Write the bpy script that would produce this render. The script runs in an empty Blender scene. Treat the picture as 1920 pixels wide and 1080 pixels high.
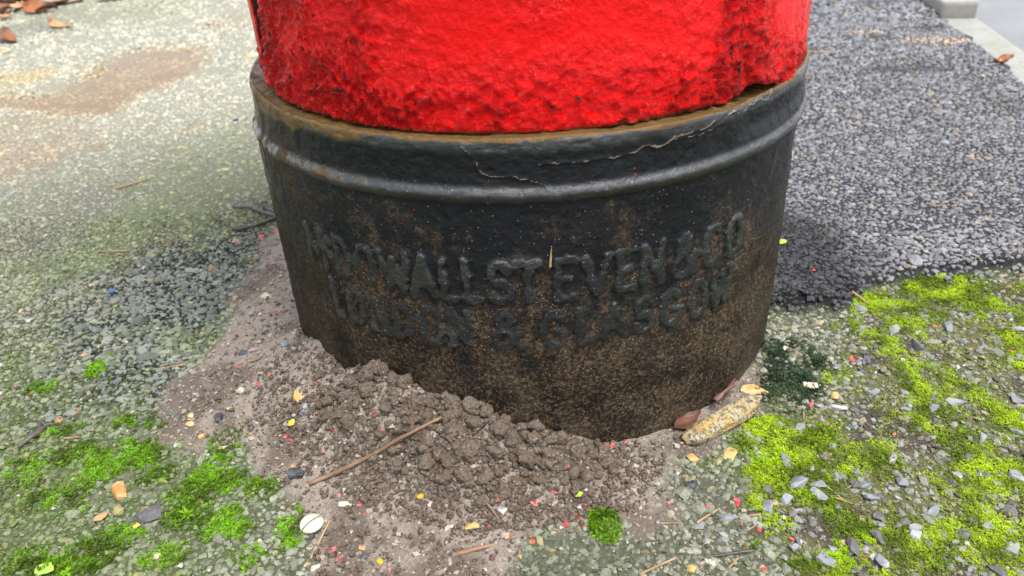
import bpy, bmesh, math
import numpy as np
from mathutils import Matrix, Vector

rng = np.random.default_rng(11)
scene = bpy.context.scene
COL = scene.collection

# ------------------------------------------------------------------ camera
CAM = np.array([0.0, -0.69986, 0.45160])
YAW, PITCH, ROLL, FPX = 0.0325, 0.56464, -0.05819, 1387.0

def cam_axes():
    cy, sy = math.cos(YAW), math.sin(YAW)
    f = np.array([-sy * math.cos(PITCH), cy * math.cos(PITCH), -math.sin(PITCH)])
    r = np.array([cy, sy, 0.0]); u = np.cross(r, f)
    r2 = math.cos(ROLL) * r + math.sin(ROLL) * u
    u2 = -math.sin(ROLL) * r + math.cos(ROLL) * u
    return r2, u2, f
AR, AU, AF = cam_axes()
cam_d = bpy.data.cameras.new('camera'); cam = bpy.data.objects.new('camera', cam_d); COL.objects.link(cam)
M = Matrix(((AR[0], AU[0], -AF[0], CAM[0]), (AR[1], AU[1], -AF[1], CAM[1]), (AR[2], AU[2], -AF[2], CAM[2]), (0, 0, 0, 1)))
cam.matrix_world = M
cam_d.sensor_width = 36; cam_d.lens = FPX / 1920 * 36
cam_d.clip_start = 0.02; cam_d.clip_end = 400
cam_d.dof.use_dof = True; cam_d.dof.focus_distance = 0.60; cam_d.dof.aperture_fstop = 8.5
scene.camera = cam

# ------------------------------------------------------------------ sky, sun, exposure
SUN_EL, SUN_AZ = math.radians(70), math.radians(132)   # azimuth clockwise from +Y
world = bpy.data.worlds.new('World'); scene.world = world; world.use_nodes = True
wn, wl = world.node_tree.nodes, world.node_tree.links
wn.clear()
sky = wn.new('ShaderNodeTexSky'); sky.sky_type = 'NISHITA'; sky.sun_disc = False
sky.sun_elevation = SUN_EL; sky.sun_rotation = SUN_AZ
sky.air_density = 1.0; sky.dust_density = 1.5; sky.ozone_density = 1.0
hs = wn.new('ShaderNodeHueSaturation'); hs.inputs['Saturation'].default_value = 0.22
bg = wn.new('ShaderNodeBackground'); bg.inputs['Strength'].default_value = 0.12
wo = wn.new('ShaderNodeOutputWorld')
wl.new(sky.outputs[0], hs.inputs['Color']); wl.new(hs.outputs[0], bg.inputs['Color']); wl.new(bg.outputs[0], wo.inputs['Surface'])
sun_d = bpy.data.lights.new('sun', 'SUN'); sun_d.energy = 1.5; sun_d.angle = math.radians(24); sun_d.color = (1.0, 0.97, 0.92)
sun = bpy.data.objects.new('sun', sun_d); COL.objects.link(sun)
sd = Vector((math.sin(SUN_AZ) * math.cos(SUN_EL), math.cos(SUN_AZ) * math.cos(SUN_EL), math.sin(SUN_EL)))
sun.rotation_euler = sd.to_track_quat('Z', 'Y').to_euler()
vs = scene.view_settings
scene.display_settings.display_device = 'sRGB'
vs.view_transform = 'Standard'; vs.look = 'None'; vs.gamma = 1.0; vs.use_curve_mapping = False
vs.exposure = 1.62
scene.cycles.max_bounces = 6; scene.cycles.diffuse_bounces = 3; scene.cycles.glossy_bounces = 3
scene.cycles.transparent_max_bounces = 6; scene.cycles.use_denoising = True
scene.cycles.caustics_reflective = False; scene.cycles.caustics_refractive = False

# ------------------------------------------------------------------ numeric helpers
def sm(a, b, x):
    t = np.clip((np.asarray(x, float) - a) / (b - a), 0, 1); return t * t * (3 - 2 * t)

def _h(ix, iy, iz, seed):
    n = (ix.astype(np.int64) * 374761393 + iy.astype(np.int64) * 668265263 + iz.astype(np.int64) * 2147483647 + seed * 1274126177) & 0xFFFFFFFF
    n = ((n ^ (n >> 13)) * 1274126177) & 0xFFFFFFFF
    n = ((n ^ (n >> 16)) * 2246822519) & 0xFFFFFFFF
    return ((n ^ (n >> 15)) & 0xFFFFFF) / float(0xFFFFFF)

def vnoise(x, y, z=None, seed=0):
    x = np.asarray(x, float); y = np.asarray(y, float)
    ix = np.floor(x); iy = np.floor(y); fx = x - ix; fy = y - iy
    fx = fx * fx * (3 - 2 * fx); fy = fy * fy * (3 - 2 * fy)
    if z is None:
        zz = np.zeros_like(ix)
        a = _h(ix, iy, zz, seed); b = _h(ix + 1, iy, zz, seed); c = _h(ix, iy + 1, zz, seed); d = _h(ix + 1, iy + 1, zz, seed)
        return (a + (b - a) * fx) * (1 - fy) + (c + (d - c) * fx) * fy
    z = np.asarray(z, float); iz = np.floor(z); fz = z - iz; fz = fz * fz * (3 - 2 * fz)
    r = 0
    for k, wz in ((0, 1 - fz), (1, fz)):
        a = _h(ix, iy, iz + k, seed); b = _h(ix + 1, iy, iz + k, seed); c = _h(ix, iy + 1, iz + k, seed); d = _h(ix + 1, iy + 1, iz + k, seed)
        r = r + wz * ((a + (b - a) * fx) * (1 - fy) + (c + (d - c) * fx) * fy)
    return r

def fbm(x, y, z=None, seed=0, octs=4, gain=0.5):
    s = 0; a = 1; t = 0; k = 1.0
    for i in range(octs):
        s = s + a * vnoise(x * k, y * k, None if z is None else z * k, seed + i * 17); t += a; a *= gain; k *= 2.03
    return s / t

def ray(px, py):
    px = np.asarray(px, float); py = np.asarray(py, float)
    return AF + AR * ((px - 960) / FPX)[..., None] - AU * ((py - 540) / FPX)[..., None]

def G(px, py, z=0.0):
    d = ray(px, py); t = (np.asarray(z, float) - CAM[2]) / d[..., 2]
    return CAM + d * t[..., None]

def project(P):
    d = P - CAM; w = d @ AF
    return 960 + FPX * (d @ AR) / w, 540 - FPX * (d @ AU) / w, w

R0 = 0.25
CT = np.array([-180, -100, -75, -60.8, -51.5, -41.4, -30.3, -25.6, -17.9, -7.7, -0.9, 7.2, 14, 26, 38, 55, 64, 90, 180])
CZ = np.array([0.0, 0.004, 0.022, 0.042, 0.055, 0.050, 0.066, 0.060, 0.051, 0.042, 0.028, 0.017, 0.003, 0, 0, 0, 0.004, 0, 0])

def poly_sd(pts, x, y):
    """signed distance to a polygon (positive inside)"""
    pts = np.asarray(pts, float); n = len(pts)
    dmin = np.full(x.shape, 1e9); ins = np.zeros(x.shape, bool)
    for i in range(n):
        a = pts[i]; b = pts[(i + 1) % n]; e = b - a
        t = np.clip(((x - a[0]) * e[0] + (y - a[1]) * e[1]) / (e @ e + 1e-12), 0, 1)
        dmin = np.minimum(dmin, np.hypot(x - a[0] - t * e[0], y - a[1] - t * e[1]))
        c = ((a[1] > y) != (b[1] > y))
        with np.errstate(divide='ignore', invalid='ignore'):
            xi = a[0] + (y - a[1]) / (b[1] - a[1] + 1e-15) * e[0]
        ins ^= c & (x < xi)
    return np.where(ins, dmin, -dmin)

def gp(pts):
    a = np.array(pts, float); return G(a[:, 0], a[:, 1])[:, :2]

# zones of the footway, outlined on the ground
SOIL = gp([(505, 425), (450, 560), (395, 670), (330, 750), (318, 800), (390, 850), (450, 852), (490, 905), (545, 960), (588, 1000), (560, 1120), (960, 1120), (985, 1040), (1050, 985), (1110, 955), (1200, 985), (1245, 940), (1290, 860), (1420, 770), (1400, 690), (1300, 620), (800, 420)])
NEWA = gp([(1300, 560), (1450, 590), (1580, 590), (1610, 548), (1700, 530), (1800, 522), (1925, 512), (2500, 470), (2500, -60), (1500, -150), (1000, -150), (1250, 200)])
RMOSS = gp([(1592, 565), (1700, 530), (1930, 525), (2300, 500), (2300, 1300), (1500, 1200), (1440, 1010), (1400, 900), (1440, 790), (1540, 720), (1570, 640)])
PUDDLE = gp([(150, 150), (235, 98), (330, 92), (380, 98), (372, 115), (330, 145), (265, 175), (215, 205), (185, 212), (120, 205), (40, 202), (-60, 198), (-60, 178), (60, 182), (130, 172)])

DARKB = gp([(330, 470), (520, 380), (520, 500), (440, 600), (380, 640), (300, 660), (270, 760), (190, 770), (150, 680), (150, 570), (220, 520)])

def cyl_d(x, y):
    return np.hypot(x, y) - R0

def height(x, y):
    x = np.asarray(x, float); y = np.asarray(y, float)
    th = np.degrees(np.arctan2(x, -y)); d = np.maximum(cyl_d(x, y), 0)
    zc = np.interp(th, CT, CZ)
    w = np.interp(th, [-180, -90, -60, -40, -20, 0, 14, 180], [.04, .055, .060, .055, .055, .062, .055, .04])
    h = zc * np.exp(-(d / w) ** 1.7)
    mound = sm(0.004, 0.03, h)
    h = h + mound * (fbm(x * 55, y * 55, seed=3, octs=4) - 0.5) * 0.020
    h = h + (fbm(x * 9, y * 9, seed=5, octs=3) - 0.5) * 0.010
    sn = poly_sd(NEWA, x, y) + (fbm(x * 60, y * 60, seed=8) - 0.5) * 0.03
    h = h + 0.017 * sm(-0.008, 0.014, sn)
    h = h - 0.007 * sm(-0.03, 0.05, poly_sd(PUDDLE, x, y))
    ss = poly_sd(SOIL, x, y)
    h = h + sm(-0.02, 0.02, ss) * ((fbm(x * 130, y * 130, seed=21, octs=3) - 0.5) * 0.008 + 0.001)
    return h

def Gh(px, py, lift=0.0):
    px = np.atleast_1d(np.asarray(px, float)); py = np.atleast_1d(np.asarray(py, float))
    z = np.zeros_like(px)
    for _ in range(14):
        P = G(px, py, z); z = 0.5 * z + 0.5 * hfast(P[:, 0], P[:, 1])
    P = G(px, py, z + lift)
    return P

def G1(px, py, lift=0.0):
    return Gh(px, py, lift)[0]

# ------------------------------------------------------------------ mesh helpers
def mesh_np(name, V, F, attrs=None, smooth=False):
    V = np.asarray(V, np.float32); F = np.asarray(F, np.int32)
    me = bpy.data.meshes.new(name); nf, k = F.shape
    me.vertices.add(len(V)); me.vertices.foreach_set('co', V.ravel())
    me.loops.add(nf * k); me.loops.foreach_set('vertex_index', F.ravel())
    me.polygons.add(nf); me.polygons.foreach_set('loop_start', np.arange(0, nf * k, k, dtype=np.int32))
    me.update(calc_edges=True)
    me.polygons.foreach_set('use_smooth', np.full(nf, smooth, bool))
    for an, av in (attrs or {}).items():
        av = np.asarray(av, np.float32)
        if av.ndim == 1:
            at = me.attributes.new(an, 'FLOAT', 'POINT'); at.data.foreach_set('value', av)
        else:
            at = me.attributes.new(an, 'FLOAT_COLOR', 'POINT')
            c = np.ones((len(av), 4), np.float32); c[:, :3] = av; at.data.foreach_set('color', c.ravel())
    me.validate()
    return me

def put(name, me, mat, parent=None, label=None, cat=None, group=None, kind=None, loc=None):
    o = bpy.data.objects.new(name, me); COL.objects.link(o)
    if mat is not None and (not me.materials): me.materials.append(mat)
    if parent is not None: o.parent = parent
    if label: o['label'] = label
    if cat: o['category'] = cat
    if group: o['group'] = group
    if kind: o['kind'] = kind
    if loc is not None: o.location = loc
    return o

def empty(name, loc, label, cat, group=None):
    o = bpy.data.objects.new(name, None); COL.objects.link(o); o.location = loc; o.empty_display_size = 0.05
    o['label'] = label; o['category'] = cat
    if group: o['group'] = group
    return o

# ------------------------------------------------------------------ materials
class NT:
    def __init__(s, name):
        s.m = bpy.data.materials.new(name); s.m.use_nodes = True; s.t = s.m.node_tree; s.t.nodes.clear()
        s.out = s.n('ShaderNodeOutputMaterial'); s.b = s.n('ShaderNodeBsdfPrincipled'); s.l(s.b.outputs[0], s.out.inputs[0])
    def n(s, t, **kw):
        nd = s.t.nodes.new(t)
        for k, v in kw.items(): setattr(nd, k, v)
        return nd
    def l(s, a, b): s.t.links.new(a, b)
    def set(s, sock, v):
        if hasattr(v, 'is_output'): s.l(v, sock)
        elif isinstance(v, (tuple, list)) and len(v) == 3 and sock.type == 'RGBA': sock.default_value = (*v, 1)
        else: sock.default_value = v
    def coord(s): return s.n('ShaderNodeNewGeometry').outputs['Position']
    def noise(s, scale, detail=4, rough=0.55, vec=None, out=0, dist=0.0):
        nd = s.n('ShaderNodeTexNoise'); nd.inputs['Scale'].default_value = scale; nd.inputs['Detail'].default_value = detail
        nd.inputs['Roughness'].default_value = rough; nd.inputs['Distortion'].default_value = dist
        s.l(vec if vec is not None else s.coord(), nd.inputs['Vector']); return nd.outputs[out]
    def voro(s, scale, vec=None, out='Distance', feature='F1', rnd=1.0):
        nd = s.n('ShaderNodeTexVoronoi', feature=feature); nd.inputs['Scale'].default_value = scale; nd.inputs['Randomness'].default_value = rnd
        s.l(vec if vec is not None else s.coord(), nd.inputs['Vector'])
        return nd if out is None else nd.outputs[out]
    def ramp(s, v, a, b, c0=0.0, c1=1.0):
        nd = s.n('ShaderNodeMapRange', interpolation_type='SMOOTHSTEP')
        s.set(nd.inputs[0], v); nd.inputs[1].default_value = a; nd.inputs[2].default_value = b; nd.inputs[3].default_value = c0; nd.inputs[4].default_value = c1
        return nd.outputs[0]
    def math(s, op, a, b=0.0, c=None):
        nd = s.n('ShaderNodeMath', operation=op); s.set(nd.inputs[0], a); s.set(nd.inputs[1], b)
        if c is not None: s.set(nd.inputs[2], c)
        return nd.outputs[0]
    def mix(s, f, a, b, blend='MIX'):
        nd = s.n('ShaderNodeMix', data_type='RGBA', blend_type=blend); s.set(nd.inputs[0], f); s.set(nd.inputs[6], a); s.set(nd.inputs[7], b)
        return nd.outputs[2]
    def attr(s, name, out='Fac'):
        nd = s.n('ShaderNodeAttribute', attribute_name=name); return nd.outputs[out]
    def bump(s, h, strength=0.5, dist=0.001, normal=None):
        nd = s.n('ShaderNodeBump'); nd.inputs['Strength'].default_value = strength; nd.inputs['Distance'].default_value = dist
        s.l(h, nd.inputs['Height'])
        if normal is not None: s.l(normal, nd.inputs['Normal'])
        return nd.outputs[0]
    def p(s, **kw):
        for k, v in kw.items(): s.set(s.b.inputs[k.replace('_', ' ')], v)

def mat_ground():
    t = NT('footway_surface'); c = t.attr('col', 'Color')
    n1 = t.noise(260, 5, 0.65); n2 = t.noise(40, 4)
    col = t.mix(1.0, c, t.mix(n1, (0.45, 0.45, 0.45), (1.5, 1.5, 1.5)), 'MULTIPLY')
    vo = t.voro(420, out=None)
    grain = t.math('MULTIPLY', t.ramp(vo.outputs['Distance'], 0.42, 0.25), t.ramp(t.n('ShaderNodeSeparateColor').outputs[0], 0.9, 0.95)) if False else None
    sep = t.n('ShaderNodeSeparateColor'); t.l(vo.outputs['Color'], sep.inputs[0])
    grain = t.math('MULTIPLY', t.ramp(vo.outputs['Distance'], 0.40, 0.22), t.ramp(sep.outputs[0], 0.82, 0.86))
    gc = t.mix(sep.outputs[1], (0.40, 0.32, 0.22), (0.55, 0.53, 0.50))
    col = t.mix(t.math('MULTIPLY', grain, 0.8), col, gc)
    t.p(Base_Color=col, Roughness=t.ramp(n1, 0.4, 0.62, 0.25, 0.85), Specular_IOR_Level=0.25)
    h = t.math('ADD', t.noise(420, 5, 0.7), t.math('MULTIPLY', grain, 0.5))
    t.p(Normal=t.bump(h, 1.0, 0.0030))
    return t.m

def mat_chip(name, wet_lo, wet_hi, speck=0.25):
    t = NT(name); c = t.attr('col', 'Color')
    n1 = t.noise(420, 6, 0.75); n2 = t.noise(12, 3)
    col = t.mix(1.0, c, t.mix(n1, (1 - speck,) * 3, (1 + speck,) * 3), 'MULTIPLY')
    t.p(Base_Color=col, Roughness=t.ramp(t.math('ADD', t.math('MULTIPLY', n1, 0.75), t.math('MULTIPLY', n2, 0.35)), 0.44, 0.62, wet_lo, wet_hi), Specular_IOR_Level=0.30)
    t.p(Normal=t.bump(t.math('ADD', t.noise(330, 5, 0.7), t.noise(1200, 2, 0.6)), 0.9, 0.0016))
    return t.m

def mat_moss():
    t = NT('moss_leaf'); c = t.attr('col', 'Color')
    t.p(Base_Color=c, Roughness=0.5, Specular_IOR_Level=0.3)
    tr = t.n('ShaderNodeBsdfTranslucent'); t.l(c, tr.inputs[0])
    mx = t.n('ShaderNodeMixShader'); mx.inputs[0].default_value = 0.35
    t.l(t.b.outputs[0], mx.inputs[1]); t.l(tr.outputs[0], mx.inputs[2]); t.l(mx.outputs[0], t.out.inputs[0])
    return t.m

def mat_simple(name, col, rough=0.5, var=0.35, scale=120, bump=0.4, bdist=0.0008, spec=0.5, col2=None, c2scale=45, lo=0.45, hi=0.62):
    t = NT(name)
    n1 = t.noise(scale, 5, 0.6)
    base = col
    if col2 is not None: base = t.mix(t.ramp(t.noise(c2scale, 5, 0.6), lo, hi), col, col2)
    c = t.mix(1.0, base, t.mix(n1, (1 - var,) * 3, (1 + var,) * 3), 'MULTIPLY')
    t.p(Base_Color=c, Roughness=t.ramp(t.noise(60, 3), 0.3, 0.7, rough - 0.12, rough + 0.12), Specular_IOR_Level=spec)
    if bump: t.p(Normal=t.bump(t.noise(scale * 2.5, 5, 0.65), bump, bdist))
    return t.m

def mat_plinth():
    t = NT('black_plinth_paint'); co = t.coord()
    xyz = t.n('ShaderNodeSeparateXYZ'); t.l(co, xyz.inputs[0]); z = xyz.outputs[2]; x = xyz.outputs[0]
    letter = t.attr('letter'); pale = t.attr('pale'); rust = t.attr('rust')
    nl = t.noise(14, 6, 0.62); nm = t.noise(60, 6, 0.65); nf = t.noise(330, 6, 0.7)
    # splashed soil: thick near the ground and on the left, thin by the bead, rubbed off the letters
    lowz = t.ramp(z, 0.240, 0.07)
    d = t.math('ADD', t.math('MULTIPLY', lowz, 0.85), t.math('MULTIPLY', t.math('SUBTRACT', nl, 0.5), 1.9))
    d = t.math('ADD', d, t.math('MULTIPLY', t.math('SUBTRACT', nm, 0.5), 1.5))
    mp = t.n('ShaderNodeMapping'); mp.inputs['Scale'].default_value = (1, 1, 0.14); t.l(co, mp.inputs[0])
    d = t.math('ADD', d, t.math('MULTIPLY', t.math('SUBTRACT', t.noise(95, 4, 0.6, mp.outputs[0]), 0.5), 0.9))
    d = t.math('ADD', d, t.ramp(x, 0.0, -0.24, 0.0, 0.40))
    d = t.math('SUBTRACT', d, t.math('MULTIPLY', letter, 0.80))
    d = t.math('SUBTRACT', d, t.math('MULTIPLY', t.math('MULTIPLY', t.ramp(z, 0.226, 0.234), t.ramp(x, -0.20, -0.05)), 0.45))
    dirt = t.ramp(d, 0.15, 0.85)
    dirt = t.math('MULTIPLY', dirt, t.ramp(nf, 0.36, 0.60, 0.45, 1.0))
    paint = t.mix(t.noise(25, 4), (0.006, 0.007, 0.009), (0.016, 0.017, 0.019))
    soil_reflc = t.mix(t.ramp(t.math('ADD', t.math('MULTIPLY', nf, 0.6), t.math('MULTIPLY', t.noise(28, 5), 0.4)), 0.38, 0.64), (0.018, 0.011, 0.005), (0.165, 0.118, 0.076))
    soil_reflc = t.mix(t.math('MULTIPLY', t.ramp(x, -0.10, -0.24), 0.7), soil_reflc, (0.036, 0.034, 0.016))  # left flank tinted dark olive, the surroundings' reflection put into the colour
    soil_reflc = t.mix(t.math('MULTIPLY', t.ramp(x, 0.17, 0.24), 0.6), soil_reflc, (0.055, 0.055, 0.034))
    col = t.mix(t.math('MULTIPLY', dirt, 0.85), paint, soil_reflc)
    vo = t.voro(760, vec=co, out=None); sep = t.n('ShaderNodeSeparateColor'); t.l(vo.outputs['Color'], sep.inputs[0])
    dens = t.math('SUBTRACT', 0.965, t.math('MULTIPLY', dirt, 0.20))
    sel = t.math('GREATER_THAN', sep.outputs[0], dens)
    gr = t.math('MULTIPLY', t.ramp(vo.outputs['Distance'], 0.38, 0.20), sel)
    gr = t.math('MULTIPLY', gr, t.math('MULTIPLY', t.ramp(z, 0.262, 0.225), t.ramp(t.noise(45, 4), 0.38, 0.62, 0.15, 1.0)))
    gcol = t.mix(sep.outputs[1], (0.38, 0.28, 0.16), (0.62, 0.58, 0.50))
    col = t.mix(gr, col, gcol)
    fl = t.math('MULTIPLY', t.math('GREATER_THAN', sep.outputs[2], 0.9990), t.ramp(vo.outputs['Distance'], 0.5, 0.35))
    col = t.mix(fl, col, (0.55, 0.03, 0.03))
    rc = t.mix(t.noise(90, 5), (0.055, 0.034, 0.012), (0.20, 0.120, 0.045))
    rf = t.math('MULTIPLY', t.ramp(t.math('ADD', rust, t.math('MULTIPLY', t.math('SUBTRACT', nm, 0.5), 0.9)), 0.35, 0.65), 0.9)
    col = t.mix(rf, col, rc)
    pf = t.ramp(t.math('ADD', pale, t.math('MULTIPLY', t.math('SUBTRACT', nf, 0.5), 0.5)), 0.42, 0.62)
    col = t.mix(t.math('MULTIPLY', pf, 0.85), col, (0.24, 0.19, 0.15))
    rough = t.math('ADD', t.ramp(dirt, 0.0, 1.0, 0.24, 0.60), t.math('MULTIPLY', t.math('SUBTRACT', nm, 0.5), 0.25))
    t.p(Base_Color=col, Roughness=rough, Specular_IOR_Level=t.math('MULTIPLY', t.ramp(dirt, 0.0, 1.0, 1.0, 0.4), t.math('MAXIMUM', t.ramp(z, 0.215, 0.235, 0.10, 0.14), t.math('MULTIPLY', letter, 0.8))))
    t.p(Coat_IOR=1.6, Coat_Weight=t.math('MULTIPLY', t.math('ADD', t.math('MULTIPLY', t.ramp(z, 0.232, 0.236), t.ramp(z, 0.247, 0.243)), t.ramp(z, 0.266, 0.272)), t.ramp(t.math('ADD', dirt, rf), 0.7, 0.15)), Coat_Roughness=t.ramp(nm, 0.35, 0.65, 0.06, 0.20))
    hh = t.math('ADD', t.math('MULTIPLY', t.noise(170, 6, 0.62), 1.0), t.math('MULTIPLY', gr, 0.5))
    hh = t.math('ADD', hh, t.math('MULTIPLY', t.math('MULTIPLY', dirt, nf), 1.6))
    bn = t.bump(hh, 0.9, 0.0022); t.p(Normal=bn, Coat_Normal=t.bump(t.math('ADD', t.noise(110, 5, 0.6), t.math('MULTIPLY', nf, 0.35)), 0.8, 0.0030))
    return t.m

def mat_red():
    t = NT('red_gloss_paint'); co = t.coord()
    rough_m = t.attr('rough'); rust = t.attr('rust'); pit = t.attr('pit')
    n1 = t.noise(30, 5, 0.6); n2 = t.noise(300, 6, 0.68); n3 = t.noise(640, 5, 0.6)
    col = t.mix(n1, (0.60, 0.0008, 0.0008), (0.76, 0.0012, 0.001))
    col = t.mix(t.math('MULTIPLY', t.ramp(t.math('MULTIPLY', rough_m, n2), 0.30, 0.55), 0.35), col, (0.40, 0.012, 0.012))
    vo = t.voro(55, out=None); sep = t.n('ShaderNodeSeparateColor'); t.l(vo.outputs['Color'], sep.inputs[0])
    sp = t.math('MULTIPLY', t.math('GREATER_THAN', sep.outputs[0], 0.80), t.ramp(t.math('ADD', vo.outputs['Distance'], t.math('MULTIPLY', n3, 0.12)), 0.19, 0.13))
    col = t.mix(sp, col, (0.03, 0.02, 0.015))
    col = t.mix(t.math('MULTIPLY', t.ramp(t.math('ADD', rust, t.math('MULTIPLY', t.math('SUBTRACT', n2, 0.5), 0.8)), 0.45, 0.75), 0.85), col, (0.13, 0.045, 0.012))
    col = t.mix(t.ramp(t.math('ADD', pit, t.math('MULTIPLY', t.math('SUBTRACT', n3, 0.5), 0.4)), 0.5, 0.75), col, (0.05, 0.012, 0.01))
    t.p(Base_Color=col, Roughness=t.ramp(n2, 0.3, 0.7, 0.06, 0.16), Specular_IOR_Level=0.24)
    h = t.math('ADD', t.math('MULTIPLY', n2, t.math('ADD', 0.16, t.math('MULTIPLY', rough_m, 1.5))), t.math('MULTIPLY', t.math('MULTIPLY', n3, rough_m), 0.7))
    t.p(Normal=t.bump(h, 1.0, 0.0036))
    return t.m

def mat_water():
    t = NT('puddle_water'); t.t.nodes.remove(t.b)
    tr = t.n('ShaderNodeBsdfTransparent'); tr.inputs[0].default_value = (0.92, 0.82, 0.58, 1)
    gl = t.n('ShaderNodeBsdfGlossy'); gl.inputs['Roughness'].default_value = 0.03
    fr = t.n('ShaderNodeFresnel'); fr.inputs[0].default_value = 1.33
    t.l(t.bump(t.noise(30, 2), 0.03, 0.002), gl.inputs['Normal'])
    mx = t.n('ShaderNodeMixShader'); t.l(fr.outputs[0], mx.inputs[0]); t.l(tr.outputs[0], mx.inputs[1]); t.l(gl.outputs[0], mx.inputs[2])
    t.l(mx.outputs[0], t.out.inputs[0]); return t.m

MG = mat_ground()
MC_L = mat_chip('algae_grey_chippings', 0.22, 0.80, 0.65)
MC_R = mat_chip('wet_blue_grey_chippings', 0.12, 0.60, 0.55)
MC_S = mat_chip('loose_grit', 0.25, 0.80, 0.5)
MMOSS = mat_moss()
MPL = mat_plinth()
MRED = mat_red()
MWAT = mat_water()
MDARK = mat_simple('dark_gap_shade', (0.012, 0.010, 0.009), 0.7)  # near-black tone standing for the shade inside the door gap
MSOIL = None

# ------------------------------------------------------------------ ground colour zones
def zone_cols(x, y):
    """albedo of the bed the stones sit in, and zone weights"""
    n1 = fbm(x * 7, y * 7, seed=31); n2 = fbm(x * 28, y * 28, seed=32); n3 = fbm(x * 3, y * 3, seed=33)
    ss = sm(-0.012, 0.012, poly_sd(SOIL, x, y) + (n2 - 0.5) * 0.06)
    nw = sm(-0.004, 0.004, poly_sd(NEWA, x, y) + (fbm(x * 60, y * 60, seed=8) - 0.5) * 0.03)
    rm = sm(-0.02, 0.02, poly_sd(RMOSS, x, y) + (n2 - 0.5) * 0.07) * (1 - nw)
    ss = ss * (1 - nw)
    pu = sm(-0.06, 0.03, poly_sd(PUDDLE, x, y) + (n2 - 0.5) * 0.08) * (1 - nw)
    return n1, n2, n3, ss, nw, rm, pu

def mixc(a, b, w):
    return a * (1 - w[:, None]) + np.asarray(b) * w[:, None]

DARKR = gp([(1440, 430), (1540, 462), (1610, 520), (1600, 560), (1580, 600), (1440, 605), (1380, 500)])  # outline of the near-black asphalt beside the box's right foot
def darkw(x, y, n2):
    # band of coarse, unfilled old surface left of the box, box's shadow painted in
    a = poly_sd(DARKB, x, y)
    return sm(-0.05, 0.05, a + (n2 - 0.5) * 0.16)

TINT = [(45, 145, 70, 16, (0.46, 0.36, 0.18), .75), (60, 290, 110, 50, (0.34, 0.27, 0.19), .7), (20, 245, 120, 30, (0.32, 0.26, 0.18), .6), (180, 25, 200, 30, (0.26, 0.26, 0.17), .5), (60, 55, 90, 14, (0.16, 0.18, 0.15), .6),
        (430, 40, 60, 12, (0.34, 0.27, 0.19), .5), (1750, 95, 70, 10, (0.50, 0.38, 0.28), .6), (1620, 78, 40, 7, (0.46, 0.37, 0.28), .5), (1830, 315, 30, 7, (0.42, 0.32, 0.22), .5), (1760, 400, 30, 6, (0.40, 0.31, 0.22), .4), (1700, 145, 90, 9, (0.07, 0.072, 0.078), .75), (1880, 210, 60, 30, (0.10, 0.10, 0.10), .5),
        (1120, 1045, 150, 55, (0.135, 0.150, 0.100), .8), (1330, 960, 110, 90, (0.150, 0.150, 0.125), .6), (400, 300, 120, 70, (0.25, 0.29, 0.15), .4), (260, 420, 120, 60, (0.24, 0.28, 0.15), .35), (70, 520, 120, 70, (0.24, 0.29, 0.15), .4)]
def tint(c, x, y, n2, sc=1.0):
    for px, py, rx, ry, col, w in TINT:
        g = G(px, py); ax = abs(G(px + rx, py)[0] - g[0]); ay = abs(G(px, py - ry)[1] - g[1])
        d = np.hypot((x - g[0]) / ax, (y - g[1]) / ay) + (n2 - 0.5) * 1.4
        c = mixc(c, np.array(col) * sc, w * sm(1.2, 0.4, d))
    return c

def bed_col(x, y):
    n1, n2, n3, ss, nw, rm, pu = zone_cols(x, y)
    c = np.tile(np.array([0.100, 0.106, 0.066]), (len(x), 1))
    c = mixc(c, (0.085, 0.110, 0.040), sm(0.42, 0.66, n1) * 0.8)
    far = sm(0.05, 0.7, y) * sm(-0.1, -0.5, x)
    c = mixc(c, (0.27, 0.265, 0.21), far * 0.85)
    c = mixc(c, (0.085, 0.120, 0.035), 0.75 * sm(-0.02, -0.22, y) * sm(-0.15, -0.3, x))
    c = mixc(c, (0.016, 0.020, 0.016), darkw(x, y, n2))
    c = mixc(c, (0.25, 0.165, 0.060), pu)
    c = tint(c, x, y, n2, 0.7)
    c = mixc(c, (0.300, 0.252, 0.215), ss)
    c = mixc(c, (0.150, 0.118, 0.095), ss * sm(0.5, 0.7, n2))
    c = mixc(c, (0.115, 0.120, 0.045), rm)
    c = mixc(c, (0.075, 0.062, 0.050), rm * sm(0.52, 0.64, n2))
    c = mixc(c, (0.022, 0.023, 0.025), nw)
    c = mixc(c, (0.008, 0.008, 0.009), nw * sm(-0.03, 0.01, poly_sd(DARKR, x, y) + (n2 - 0.5) * 0.05))
    return c

# ------------------------------------------------------------------ footway sheet
def axis(fine0, fine1, step, lo, hi, grow=1.12):
    a = list(np.arange(fine0, fine1 + step * .5, step)); s = step; v = a[-1]
    while v < hi: s *= grow; v += s; a.append(v)
    s = step; v = fine0; pre = []
    while v > lo: s *= grow; v -= s; pre.append(v)
    return np.array(pre[::-1] + a)

KA = G(1772, 0)[:2]; KB = G(1925, 112)[:2]          # road edge of the kerb
kdir = (KA - KB) / np.linalg.norm(KA - KB); knor = np.array([kdir[1], -kdir[0]])
if knor[0] < 0: knor = -knor
def kerb_s(x, y): return (x - KA[0]) * knor[0] + (y - KA[1]) * knor[1]   # >0 on the road side

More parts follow.
